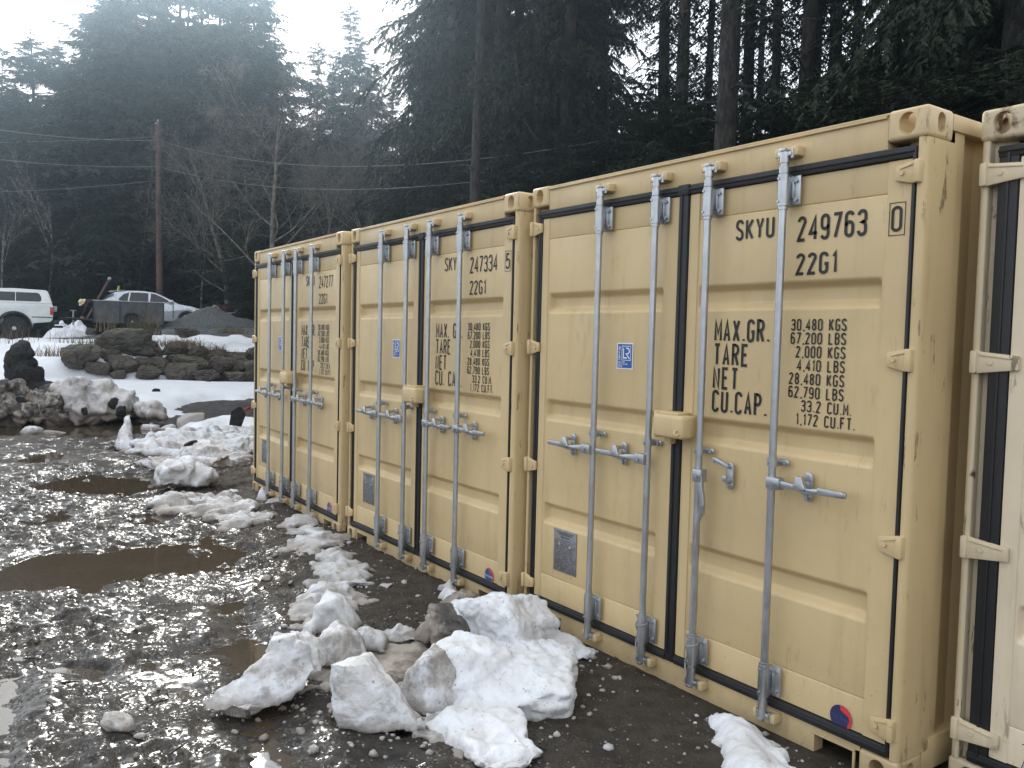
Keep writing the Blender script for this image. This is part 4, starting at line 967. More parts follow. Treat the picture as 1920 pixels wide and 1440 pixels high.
RK = [(117, 186, 646, 688, 27.2, 'big rounded brown boulder at the end of the rock wall, snow around it'), (190, 286, 622, 668, 28.0, 'largest boulder of the rock wall, grass growing on its top'), (187, 224, 657, 683, 27.6, 'mottled boulder under the left end of the largest one'),
      (204, 256, 669, 700, 27.2, 'grey slanted boulder with snow gaps either side'), (166, 211, 679, 701, 27.0, 'low flat brown boulder beside the big rounded one'), (208, 235, 695, 711, 26.8, 'small low boulder at the snow line of the wall'),
      (274, 309, 650, 681, 27.8, 'boulder just right of the largest one'), (256, 286, 671, 700, 27.3, None), (254, 298, 687, 713, 26.9, None), (286, 320, 673, 699, 27.3, None), (307, 354, 642, 671, 28.0, 'mossy boulder under the straw-covered top of the wall'),
      (318, 347, 665, 684, 27.5, None), (308, 366, 682, 716, 26.9, 'wide dark boulder in the bottom course of the wall'), (338, 391, 671, 697, 27.3, None), (354, 391, 650, 676, 27.8, None), (365, 410, 694, 716, 26.9, None), (391, 439, 668, 699, 27.4, None),
      (430, 466, 669, 700, 27.4, None), (420, 474, 698, 718, 27.0, None), (462, 490, 652, 678, 27.9, None), (385, 425, 655, 676, 28.0, None), (460, 505, 676, 716, 27.3, None), (500, 540, 655, 716, 27.6, None),
      (331, 373, 616, 632, 29.8, 'lone mossy boulder on the snowy bench above the wall'), (160, 179, 615, 627, 29.2, 'small pointed stone on the snow below the trailer')]
for k, (x0, x1, y0, y1, t_, lab) in enumerate(RK):
    a, b = at(x0, (y0+y1)/2, t_), at(x1, (y0+y1)/2, t_); w = (b-a).length; h = (at((x0+x1)/2, y0, t_)-at((x0+x1)/2, y1, t_)).length
    c = at((x0+x1)/2, (y0+y1)/2, t_-.15); an = math.atan2((b-a).y, (b-a).x)
    P, F = chunk((w*.60, max(w, h)*.55, h*.66), 400+k, 5, planes=14, sharp=13, amp=.12, fine=.06, flat=.9)
    o = link('boulder', np_mesh('boulder', P, F, True, 40), ROCK); o.location = c; o.rotation_euler = (0, 0, an)
    tag(o, lab or 'dark brown boulder packed among others in the rock retaining wall', 'boulder', 'boulders of the rock wall')
# soil packed behind the boulders
STRAW = plain('dry_straw', (.20, .145, .08), .8, var=.3, scale=20)
GREENG = plain('winter_grass', (.10, .095, .035), .8, var=.3, scale=20)
def tuft(px, py, t_, n, hgt, spread, label, mat, lean=0.3, seed=0, droop=.4):
    rg = random.Random(seed); c = at(px, py, t_); V = []; F = []
    for i in range(n):
        a = rg.uniform(0, 6.283); r = spread*math.sqrt(rg.random()); x, y = r*math.cos(a), r*math.sin(a)
        h = hgt*rg.uniform(.45, 1.1); la = rg.uniform(0, 6.283); ln = rg.uniform(.05, lean)*h; w = rg.uniform(.005, .012)
        dx, dy = math.cos(la), math.sin(la); k = len(V)
        for j, u in enumerate((0, .4, .75, 1)):
            q = (x+dx*ln*u*u*1.6, y+dy*ln*u*u*1.6, h*(u-droop*u*u*rg.uniform(.4, 1)))
            ww = w*(1-u*.85); V += [(q[0]-dy*ww, q[1]+dx*ww, q[2]), (q[0]+dy*ww, q[1]-dx*ww, q[2])]
        for j in range(3): F.append((k+2*j, k+2*j+1, k+2*j+3, k+2*j+2))
    o = link('grass_tuft', np_mesh('grass_tuft', V, F), mat); o.location = c
    tag(o, label, 'grass tuft', 'dry grass tufts by the rock wall')
tuft(198, 622, 30.5, 40, .85, .35, 'tall dry brown stalks in front of the trailer box', STRAW, .35, 1, .15)
tuft(268, 628, 28.6, 200, .75, .55, 'green and yellow grass on the largest boulder, before the trailer wheel', GREENG, .6, 2, .3)
tuft(285, 622, 28.8, 30, 1.0, .3, 'thin tall straw stems beside the trailer wheel', STRAW, .4, 3, .1)
tuft(90, 668, 26.5, 120, .45, .5, 'straw tuft in the open snow beside the big rounded boulder', STRAW, .8, 4)
tuft(330, 650, 28.0, 320, .6, .8, 'matted straw hanging over the middle of the wall', STRAW, .9, 5, .9)
tuft(385, 660, 28.0, 260, .6, .6, 'brown straw hanging over the wall where it drops to its lower end', STRAW, .9, 6, .9)
tuft(435, 672, 28.0, 240, .55, .7, 'straw along the lower end of the wall near the container', STRAW, .8, 7, .8)
tuft(60, 645, 30, 40, .8, .9, 'few bare stalks poking from the snow below the pickup', STRAW, .5, 8, .1)
tuft(170, 645, 28.5, 120, .4, .9, 'short grass in the snow between the two biggest boulders', GREENG, .7, 9)
tuft(436, 625, 30, 160, .35, .5, 'mossy yellow-green clump on the snowy bench', GREENG, .9, 10)

def face_on(px, py, t_):                 # spot and heading so that +x runs to the viewer's right
    c = at(px, py, t_); a = math.atan2(c.y-CAM[1], c.x-CAM[0]); return c, math.atan2(-math.cos(a), math.sin(a))
GLASS = plain('dark_glass', (.018, .022, .028), .06, 0, var=.05); TYRE = plain('tyre_rubber', (.014, .014, .015), .8, var=.2, scale=12)
SILVER = plain('silver_car_paint', (.55, .57, .62), .25, .35, var=.04); WHITEP = plain('white_car_paint', (.72, .75, .74), .3, var=.05, scale=3)
CHROME = plain('wheel_alloy', (.55, .56, .58), .3, .7); TRIMB = plain('black_trim', (.02, .02, .021), .6); TAIL = plain('tail_light_red', (.42, .02, .03), .25)
LENS = plain('headlight_lens', (.72, .66, .58), .12); AMBER = plain('amber_lens', (.6, .2, .04), .2); GREYBOX = plain('trailer_grey', (.075, .085, .095), .55, .2, var=.2, scale=4); RIM = plain('pale_edge', (.42, .44, .45), .5)
def wheel(par, x, y, r, w, spokes=0):
    mb = MB(); mb.tube([(x, y-w/2, r), (x, y-w/2+.03, r), (x, y+w/2-.03, r), (x, y+w/2, r)], [r*.93, r, r, r*.93], 28)
    o = link('wheel', mb.mesh('wheel', 40), TYRE, par)
    mb = MB(); rr = r*.62; yy = y-w/2
    mb.tube([(x, yy-.004, r), (x, yy+.02, r)], [rr*.25, rr*.28], 16)
    if spokes:
        for k in range(spokes):
            a = 6.283*k/spokes; c, s = math.cos(a), math.sin(a); q = rr*.09
            mb.prism([(x+c*rr*.2-s*q, r+s*rr*.2+c*q), (x+c*rr*.2+s*q, r+s*rr*.2-c*q), (x+c*rr+s*q*.7, r+s*rr-c*q*.7), (x+c*rr-s*q*.7, r+s*rr+c*q*.7)], yy-.012, yy+.0, 'y')
        mb.prism([(x+rr*1.08*math.cos(6.283*k/28), r+rr*1.08*math.sin(6.283*k/28)) for k in range(28)], yy-.001, yy+.001, 'y')
        mb.mi = 0
    else: mb.tube([(x, yy-.012, r), (x, yy+.0, r)], [rr*.20, rr*.24], 16)
    link('rim', mb.mesh('rim', 40), CHROME, o)
# pickup with a canopy
c, rz = face_on(100, 639, 34.5)
tr = empty('pickup_truck', 'white lifted pickup with a matching canopy and big tyres, seen from its tail end', 'pickup truck', c, (0, 0, rz))
wx_ = -1.17
def archcut(x, r, z0, n=9): return [(x+r*math.cos(R(a)), z0+r*math.sin(R(a))) for a in np.linspace(180, 0, n)]
body = [(-5.0, .62)]+[(-4.55, .60)]+archcut(-4.05, .50, .48)+[(-3.5, .60), (-1.72, .60)]+archcut(wx_, .52, .46)+[(-.62, .60), (-.10, .66), (-.02, .74), (0, 1.18), (-.03, 1.27), (-3.55, 1.27), (-4.9, 1.16), (-5.05, .95)]
mb = MB(); mb.prism(body, -.80, .80, 'y', .03); link('body', mb.mesh('body', 35), WHITEP, tr)
def tap(pts, y0, y1, z0, k): return lambda p: (p[0], p[1])
def cabin(poly, hw, top, zb, zt, inset, xin=0):
    b = bmesh.new(); L = []; Q = []
    for x, z in poly:
        f = (z-zb)/(zt-zb); L.append(b.verts.new((x, -(hw-inset*f), z))); Q.append(b.verts.new((x, hw-inset*f, z)))
    n = len(poly); b.faces.new(L); b.faces.new(Q[::-1])
    for i in range(n): b.faces.new([L[i], Q[i], Q[(i+1) % n], L[(i+1) % n]])
    bmesh.ops.recalc_face_normals(b, faces=b.faces); bmesh.ops.bevel(b, geom=list(b.edges), offset=.035, segments=2, affect='EDGES', clamp_overlap=True)
    m = MB(); m.add(b); return m
def side_pane(par, poly, hw, zb, zt, inset, name='window', frame=None):
    m = MB(); vs = []
    for x, z in poly: f = (z-zb)/(zt-zb); vs.append((x, -(hw-inset*f)-.006, z))
    b = [m.bm.verts.new(v) for v in vs]; m.face(b); d = [m.bm.verts.new((v[0], v[1]+.02, v[2])) for v in vs]
    n = len(vs)
    for i in range(n): m.face([b[i], b[(i+1) % n], d[(i+1) % n], d[i]])
    return link(name, m.mesh(name, 20), GLASS, par)
m = cabin([(-2.05, 1.27), (-2.05, 1.74), (-1.2, 1.78), (-.20, 1.75), (-.16, 1.70), (-.02, 1.27)], .79, 0, 1.27, 1.77, .12); link('canopy', m.mesh('canopy', 35), WHITEP, tr)
m = cabin([(-3.7, 1.25), (-3.1, 1.70), (-2.9, 1.74), (-2.1, 1.74), (-2.08, 1.25)], .79, 0, 1.27, 1.77, .14); link('cab', m.mesh('cab', 35), WHITEP, tr)
side_pane(tr, [(-1.12, 1.345), (-.42, 1.345), (-.36, 1.38), (-.36, 1.50), (-.42, 1.62), (-.50, 1.65), (-1.12, 1.65)], .79, 1.27, 1.77, .12)
side_pane(tr, [(-1.95, 1.345), (-1.14, 1.345), (-1.14, 1.65), (-1.95, 1.65)], .79, 1.27, 1.77, .12)
side_pane(tr, [(-3.3, 1.30), (-2.2, 1.30), (-2.2, 1.66), (-3.0, 1.66)], .79, 1.27, 1.77, .14)
for x in (wx_, -4.05): wheel(tr, x, -.70, .415, .27); wheel(tr, x, .70, .415, .27)
for x in (wx_, -4.05):
    mb = MB(); pts = archcut(x, .545, .46, 13); ins = archcut(x, .49, .46, 13)
    for i in range(12): mb.prism([pts[i], pts[i+1], ins[i+1], ins[i]], -.845, -.76, 'y')
    link('wheel_arch', mb.mesh('wheel_arch', 30), TRIMB, tr)
mb = MB(); mb.box(-1.0+.35, -.03, -.812, -.80, .80, .83); mb.box(-3.6, -1.72, -.812, -.80, .80, .83); link('side_strip', mb.mesh('side_strip'), TRIMB, tr)
mb = MB(); mb.box(-.10, .012, -.806, -.66, .90, 1.17, .012); link('tail_light', mb.mesh('tail_light'), TAIL, tr)
mb = MB(); mb.box(.0, .18, -.78, .78, .58, .72, .02); mb.box(-.1, .30, -.06, .06, .46, .54); link('rear_bumper', mb.mesh('rear_bumper'), TRIMB, tr)
mb = MB(); mb.box(.0, .12, -.5, -.32, 1.02, 1.22, .02); link('plate_lamp', mb.mesh('plate_lamp'), RIM, tr)
# trailer
c, rz = face_on(242, 617, 36)
tl = empty('trailer', 'open grey box trailer with three side panels, hitched behind the pickup', 'trailer', c, (0, 0, rz))
mb = MB(); L = 1.22
mb.box(-L, L, -.75, -.71, .22, 1.02); mb.box(-L, L, .71, .75, .22, 1.02); mb.box(-L, -L+.04, -.71, .71, .22, 1.02); mb.box(L-.04, L, -.71, .71, .22, 1.02); mb.box(-L+.04, L-.04, -.71, .71, .22, .26)
link('box', mb.mesh('box'), GREYBOX, tl)
for x in (-L+.02, -.31, .59, L-.02): mb = MB(); mb.box(x-.02, x+.02, -.785, -.752, .22, 1.0); link('side_rib', mb.mesh('side_rib'), TRIMB, tl)
mb = MB(); mb.box(-L-.01, L+.01, -.79, -.70, 1.022, 1.05); mb.box(-L-.01, L+.01, .70, .79, 1.022, 1.05); link('top_rail', mb.mesh('top_rail'), RIM, tl)
wheel(tl, .11, -.86, .28, .18); wheel(tl, .11, .86, .28, .18)
mb = MB(); mb.prism([(-.19, .42), (-.14, .56), (-.06, .62), (.28, .62), (.36, .56), (.41, .42), (.36, .42), (.30, .53), (.26, .58), (-.04, .58), (-.09, .53), (-.14, .42)], -.97, -.755, 'y'); link('mudguard', mb.mesh('mudguard'), TRIMB, tl)
mb = MB(); mb.tube([(-L, -.4, .3), (-2.2, 0, .36)], .04, 8); mb.tube([(-L, .4, .3), (-2.2, 0, .36)], .04, 8); mb.box(-2.4, -2.15, -.05, .05, .32, .40); link('drawbar', mb.mesh('drawbar'), TRIMB, tl)
mb = MB(); mb.tube([(-1.9, -.05, .1), (-1.9, -.05, .62)], .03, 8); mb.tube([(-2.0, -.05, .64), (-1.8, -.05, .64)], .015, 6); link('jack', mb.mesh('jack'), RIM, tl)
mb = MB(); mb.tube([(-2.1, -.1, .34), (-2.05, -.12, .1), (-2.3, -.14, .0), (-2.6, -.1, .06), (-2.75, 0, .42)], .012, 6); link('chain', mb.mesh('chain'), TRIMB, tl)
# hatchback
c, rz = face_on(283, 612, 40)
ca = empty('hatchback_car', 'silver hatchback with a rear spoiler parked behind the trailer', 'car', c, (0, 0, rz))
def X(x): return x-2.2
low = [(X(.12), .30), (X(.55), .24)]+[(X(1.0)+.33*math.cos(R(a))-.02, .31+.36*math.sin(R(a))) for a in np.linspace(180, 0, 9)]+[(X(1.4), .22), (X(3.2), .22)]+[(X(3.62)+.35*math.cos(R(a)), .31+.37*math.sin(R(a))) for a in np.linspace(180, 0, 9)]+[(X(4.05), .22), (X(4.32), .26), (X(4.42), .42), (X(4.40), .60), (X(4.25), .74), (X(3.85), .88), (X(3.2), .985), (X(2.6), .97), (X(.7), 1.0), (X(.35), 1.02), (X(.10), .92), (X(.02), .70), (X(.04), .42)]
mb = MB(); mb.prism(low, -.86, .86, 'y', .05, 3); link('body', mb.mesh('body', 40), SILVER, ca)
m = cabin([(X(.30), .985), (X(.55), 1.22), (X(.86), 1.40), (X(1.3), 1.465), (X(1.9), 1.475), (X(2.35), 1.42), (X(2.75), 1.24), (X(3.28), .965)], .82, 0, .97, 1.475, .22); link('cabin', m.mesh('cabin', 40), SILVER, ca)
side_pane(ca, [(X(1.36), 1.02), (X(2.10), 1.02), (X(2.10), 1.385), (X(1.75), 1.405), (X(1.42), 1.395)], .82, .97, 1.475, .22); side_pane(ca, [(X(.95), 1.10), (X(1.0), 1.04), (X(1.30), 1.02), (X(1.36), 1.39), (X(1.15), 1.32)], .82, .97, 1.475, .22)
side_pane(ca, [(X(2.16), 1.02), (X(3.02), 1.02), (X(2.72), 1.20), (X(2.38), 1.36), (X(2.20), 1.385)], .82, .97, 1.475, .22)
mb = MB(); mb.prism([(X(.36), 1.06), (X(.56), 1.25), (X(.70), 1.33), (X(.78), 1.33), (X(.62), 1.23), (X(.42), 1.05)], -.80, -.70, 'y'); link('rear_window', mb.mesh('rear_window'), GLASS, ca)
mb = MB(); mb.prism([(X(.55), 1.42), (X(.62), 1.39), (X(1.2), 1.47), (X(1.2), 1.49)], -.62, .62, 'y', .008); link('spoiler', mb.mesh('spoiler'), SILVER, ca)
mb = MB(); mb.prism([(X(2.45), 1.44), (X(2.40), 1.42), (X(3.22), .98), (X(3.32), .985)], -.60, .60, 'y'); link('windscreen', mb.mesh('windscreen'), GLASS, ca)
mb = MB(); mb.box(X(2.88), X(3.08), -1.02, -.84, 1.0, 1.13, .03); link('door_mirror', mb.mesh('door_mirror'), SILVER, ca)
mb = MB(); mb.box(X(3.05), X(3.085), -.866, -.855, .38, .97); mb.box(X(2.12), X(2.135), -.866, -.855, .34, .99); link('door_gap', mb.mesh('door_gap'), TRIMB, ca)
mb = MB(); mb.prism([(X(3.95), .70), (X(4.30), .64), (X(4.33), .70), (X(4.12), .80), (X(3.92), .82)], -.872, -.70, 'y', .01); link('headlight', mb.mesh('headlight'), LENS, ca)
mb = MB(); mb.prism([(X(3.95), .71), (X(4.05), .69), (X(4.05), .76), (X(3.97), .78)], -.88, -.86, 'y'); link('indicator', mb.mesh('indicator'), AMBER, ca)
for x in (X(.98), X(3.62)): wheel(ca, x, -.76, .315, .2, 12); wheel(ca, x, .76, .315, .2, 12)
# person bending over the drawbar
c, rz = face_on(173, 612, 36.2)
def skin(name, pts, edges, mat, par=None, lvl=2):
    me = bpy.data.meshes.new('t'); me.from_pydata([p[:3] for p in pts], edges, []); o = bpy.data.objects.new('t', me); COL.objects.link(o)
    o.modifiers.new('s', 'SKIN'); sv = me.skin_vertices[0].data
    for i, p in enumerate(pts): sv[i].radius = (p[3], p[4] if len(p) > 4 else p[3]); sv[i].use_root = i == 0
    s = o.modifiers.new('u', 'SUBSURF'); s.levels = lvl; s.render_levels = lvl
    dg = bpy.context.evaluated_depsgraph_get(); dg.update(); m2 = bpy.data.meshes.new_from_object(o.evaluated_get(dg)); bpy.data.objects.remove(o)
    m2.materials.clear(); m2.shade_smooth(); m2.name = name; return link(name, m2, mat, par)
CLOTH = plain('dark_work_clothes', (.012, .013, .016), .85, var=.2); SKINM = plain('skin_tone', (.42, .25, .17), .6); REDC = plain('red_cloth', (.40, .035, .035), .8); HATM = plain('cream_hat', (.70, .58, .38), .7)
pe = empty('person', 'person in a cream hat, red neck cloth and dark clothes bending over the drawbar', 'person', c, (0, 0, rz))
pts = [(.14, 0, .78, .13, .15), (.02, 0, .88, .13, .16), (-.12, 0, .92, .14, .17), (-.22, 0, .90, .09, .12), (-.29, -.01, .86, .065),
       (-.14, -.18, .88, .065), (-.24, -.22, .62, .05), (-.36, -.16, .36, .042), (-.14, .18, .88, .065), (-.20, .22, .60, .05), (-.30, .14, .36, .042),
       (.12, -.11, .70, .095), (.06, -.13, .42, .07), (.10, -.13, .08, .05), (.0, -.13, .035, .045), (.18, .11, .70, .095), (.22, .14, .42, .07), (.27, .14, .08, .05), (.17, .14, .035, .045)]
ed = [(0, 1), (1, 2), (2, 3), (3, 4), (2, 5), (5, 6), (6, 7), (2, 8), (8, 9), (9, 10), (0, 11), (11, 12), (12, 13), (13, 14), (0, 15), (15, 16), (16, 17), (17, 18)]
skin('body', pts, ed, CLOTH, pe)
skin('head', [(-.28, 0, .87, .05), (-.33, 0, .86, .075, .07), (-.385, 0, .80, .065, .06), (-.42, 0, .765, .035)], [(0, 1), (1, 2), (2, 3)], SKINM, pe)
for sy in (-1, 1):
    x0 = (-.36, -.16, .36) if sy < 0 else (-.30, .14, .36); P = [(x0[0], x0[1], x0[2]+.01, .032), (x0[0]-.02, x0[1], x0[2]-.06, .034, .02)]; E_ = [(0, 1)]
    for f in range(4): k = len(P); P += [(x0[0]-.04+.02*f, x0[1]-.01*sy, x0[2]-.11, .011), (x0[0]-.035+.018*f, x0[1]+.02*sy, x0[2]-.15+.008*abs(f-1), .009)]; E_ += [(1, k), (k, k+1)]
    k = len(P); P += [(x0[0]-.055, x0[1]+.02*sy, x0[2]-.07, .012), (x0[0]-.06, x0[1]+.04*sy, x0[2]-.10, .010)]; E_ += [(1, k), (k, k+1)]
    skin('hand', P, E_, SKINM, pe, 1)
skin('neck_cloth', [(-.20, -.02, .86, .09, .10), (-.27, -.03, .83, .10, .11), (-.33, -.05, .78, .08, .09)], [(0, 1), (1, 2)], REDC, pe)
mb = MB(); hc = Vector((-.345, -.02, .90))
for k in range(6):
    pass
mb.tube([(0, 0, -.02), (0, 0, .0), (0, 0, .005)], [.16, .165, .15], 18); mb.tube([(0, 0, 0), (0, 0, .06), (0, 0, .11), (0, 0, .125)], [.105, .10, .075, .03], 18)
h = link('hat', mb.mesh('hat', 50), HATM, pe); h.location = hc; h.rotation_euler = (.35, -.9, 0)
# gravel pile, wheelbarrow, snow heaps
t = NT('crushed_gravel'); p = t.objc(); vo = t.n('TexVoronoi', Vector=p, Scale=16.0)
t.set(Base_Color=t.mix(t.noise(t.n('TexVoronoi', Vector=p, Scale=16.0).outputs['Color'], 3, 1), (.035, .04, .042), (.14, .15, .15)), Roughness=.8); t.bump(vo.outputs['Distance'], 1.0, .06); GRAV = t.m
def heap(name, label, cat, px, py, t_, w, d, h, mat, seed, peak=1.0, lump=.25, kind=None, group=None):
    c, rz = face_on(px, py, t_); n = 90
    A, B = np.meshgrid(np.linspace(-1.2, 1.2, n), np.linspace(-1.2, 1.2, n), indexing='ij'); x, y = A.ravel(), B.ravel()
    q = np.hypot(x+.12*fbm(P3(x*2, y*2), seed, 3), y+.12*fbm(P3(x*2, y*2), seed+2, 3))
    z = h*(np.clip(1-q**peak, -.15, 1)*(1+lump*fbm(P3(x*2.5, y*2.5), seed+4, 4))+lump*.3*np.clip(1-q, 0, 1)*ridged(P3(x*5, y*5), seed+5, 3))
    z = np.where(q > 1, -.10, z); ca_, sa_ = math.cos(rz), math.sin(rz); lx, ly = x*w/2, y*d/2
    c.z = ground_at(c.x, c.y); z = z+ground_h(c.x+lx*ca_-ly*sa_, c.y+lx*sa_+ly*ca_, False)-c.z+.02
    o = link(name, grid_mesh(name, A*w/2, B*d/2, z.reshape(A.shape)), mat); o.location = c; o.rotation_euler = (0, 0, rz)
    return tag(o, label, cat, group, kind)
heap('gravel_pile', 'heap of grey crushed gravel in front of the silver hatchback', 'gravel pile', 397, 614, 36.5, 3.7, 3.0, .78, GRAV, 501, 1.15, .12)
heap('gravel_pile', 'low end of dark gravel by the container corner', 'gravel pile', 452, 612, 37.5, 2.6, 2.4, .40, GRAV, 503, 1.2, .15)
heap('snow_heap', 'lumpy snow heap behind the pickup tailgate', 'snow heap', 130, 612, 42, 2.0, 1.4, .62, SNOWF, 505, 1.5, .7, group='snow heaps along the road')
heap('snow_heap', 'snow heap behind the red wheelbarrow', 'snow heap', 425, 598, 43.5, 3.6, 1.8, 1.15, SNOWF, 507, 1.6, .5, group='snow heaps along the road')
c, rz = face_on(427, 598, 41.5)
wb = empty('wheelbarrow', 'dark red wheelbarrow tub beside the gravel, snow behind it', 'wheelbarrow', c, (0, 0, rz))
DKRED = plain('dark_red_paint', (.17, .018, .025), .45)
mb = MB(); mb.prism([(-.48, .62), (.42, .62), (.26, .30), (-.22, .30)], -.32, .32, 'y', .02); link('tub', mb.mesh('tub'), DKRED, wb)
mb = MB(); mb.tube([(-.35, -.15, .0), (-.25, -.2, .30), (.5, -.2, .38), (.95, -.25, .55)], .02, 8); mb.tube([(-.35, .15, .0), (-.25, .2, .30), (.5, .2, .38), (.95, .25, .55)], .02, 8); link('frame', mb.mesh('frame'), TRIMB, wb)
wheel(wb, -.55, 0, .19, .09)
# poles and wires
WOODP = plain('pole_wood', (.135, .075, .055), .8, var=.3, scale=3, bump=.4, bscale=30)
b0 = at(300, 612, 44); top = at(296, 229, 44); zg = ground_at(b0.x, b0.y)-.2
up_ = empty('utility_pole', 'tall brown wooden utility pole behind the silver hatchback', 'utility pole', (b0.x, b0.y, zg)); H_ = top.z-zg
mb = MB(); mb.tube([(0, 0, 0), (top.x-b0.x, top.y-b0.y, H_)], [.155, .105], 14); link('pole', mb.mesh('pole', 40), WOODP, up_)
dx, dy = top.x-b0.x, top.y-b0.y
mb = MB(); mb.tube([(dx, dy, H_), (dx, dy, H_+.12)], .03, 8); mb.tube([(dx, dy, H_-.05), (dx+.35, dy-.2, H_-.15)], .02, 6); link('pole_cap', mb.mesh('pole_cap'), RIM, up_)
for zf in (263, 312): 
    q = at(297, zf, 44); mb = MB(); mb.tube([(q.x-b0.x-.12, q.y-b0.y, q.z-zg), (q.x-b0.x+.12, q.y-b0.y, q.z-zg)], .035, 8); link('insulator', mb.mesh('insulator'), TRIMB, up_)
WIRE = plain('weathered_wire', (.19, .19, .20), .5, .2)
def wire(a, b, sag, r, label, n=40):
    mb = MB(); o_ = a.copy(); mb.tube([(a.lerp(b, k/n)+Vector((0, 0, -4*sag*(k/n)*(1-k/n))))-o_ for k in range(n+1)], r, 5)
    ob = link('overhead_wire', mb.mesh('overhead_wire', 80), WIRE); ob.location = o_; tag(ob, label, 'wire', 'overhead wires')
wire(at(297, 263, 44), at(-260, 196, 37), .35, .016, 'upper heavy wire running from the pole over the pickup')
wire(at(297, 312, 44), at(-260, 262, 37), .30, .014, 'lower heavy wire running from the pole over the pickup')
wire(at(297, 263, 44), at(1330, 224, 22.0), 1.15, .010, 'upper wire from the pole to the thick trunk above the containers')
wire(at(297, 312, 44), at(1330, 266, 22.0), 1.1, .009, 'lower wire from the pole to the thick trunk above the containers')
wire(at(297, 338, 44), at(-260, 362, 40), .2, .012, 'thin wire rising to the pole below the heavy wires')
wire(at(297, 256, 44), at(-260, 262, 60), .2, .010, 'faint highest wire going back behind the pickup')
wire(at(286, 300, 44), at(258, 560, 46), .05, .008, 'thin guy wire slanting down beside the pole')
c = at(176, 575, 43); e = at(205, 523, 43)
lp = empty('leaning_post', 'leaning brown wooden post with a pale rounded end, behind the trailer', 'post', (c.x, c.y, c.z)); mb = MB(); mb.tube([Vector((0, 0, 0))-(e-c)*.5, e-c], .052, 10); link('shaft', mb.mesh('shaft'), WOODP, lp)
mb = MB(); mb.tube([(e-c)*.97, (e-c)*1.02, (e-c)*1.06], [.065, .085, .04], 12); link('end_cap', mb.mesh('end_cap'), RIM, lp)
c = at(218, 560, 43); e = at(223, 536, 43); mb = MB(); mb.tube([Vector((0, 0, 0))-(e-c)*1.4, e-c], .045, 10)
o = link('marker_post', mb.mesh('marker_post'), plain('yellow_plastic', (.62, .55, .06), .5)); o.location = c; tag(o, 'yellow marker post standing behind the hatchback spoiler', 'marker post')
# ------------------------------------------------------------------ trees
def leafm(name, a, b, rough=.65):
    t = NT(name); r = t.n('ObjectInfo').outputs['Random']; n = t.noise(t.objc(), .9, 3)
    c = t.mix(t.ramp(t.math('ADD', t.math('MULTIPLY', n, .7), t.math('MULTIPLY', r, .3)), .3, .7), a, b)
    t.set(Base_Color=c, Roughness=rough); t.b.inputs['Specular IOR Level'].default_value = .25; return t.m
NEEDLE = leafm('cedar_foliage', (.006, .012, .006), (.017, .028, .012)); NEEDLE2 = leafm('fir_foliage', (.008, .015, .009), (.017, .027, .015))
t = NT('conifer_bark'); p = t.scalev(t.objc(), (1, 1, .25)); v = t.noise(p, 14, 6, .7)
t.set(Base_Color=t.mix(t.ramp(v, .4, .65), (.012, .010, .009), (.062, .054, .047)), Roughness=.9); t.bump(v, 1.0, .06); BARK = t.m
t = NT('grey_bark'); v = t.noise(t.scalev(t.objc(), (1, 1, .6)), 5, 5, .7)
t.set(Base_Color=t.mix(t.ramp(v, .42, .62), (.075, .062, .050), (.21, .185, .155)), Roughness=.85); GBARK = t.m
t = NT('birch_bark'); v = t.noise(t.scalev(t.objc(), (1, 1, 1.6)), 4, 5, .7)
t.set(Base_Color=t.mix(t.ramp(v, .42, .6), (.07, .063, .055), (.30, .285, .26)), Roughness=.8); WBARK = t.m
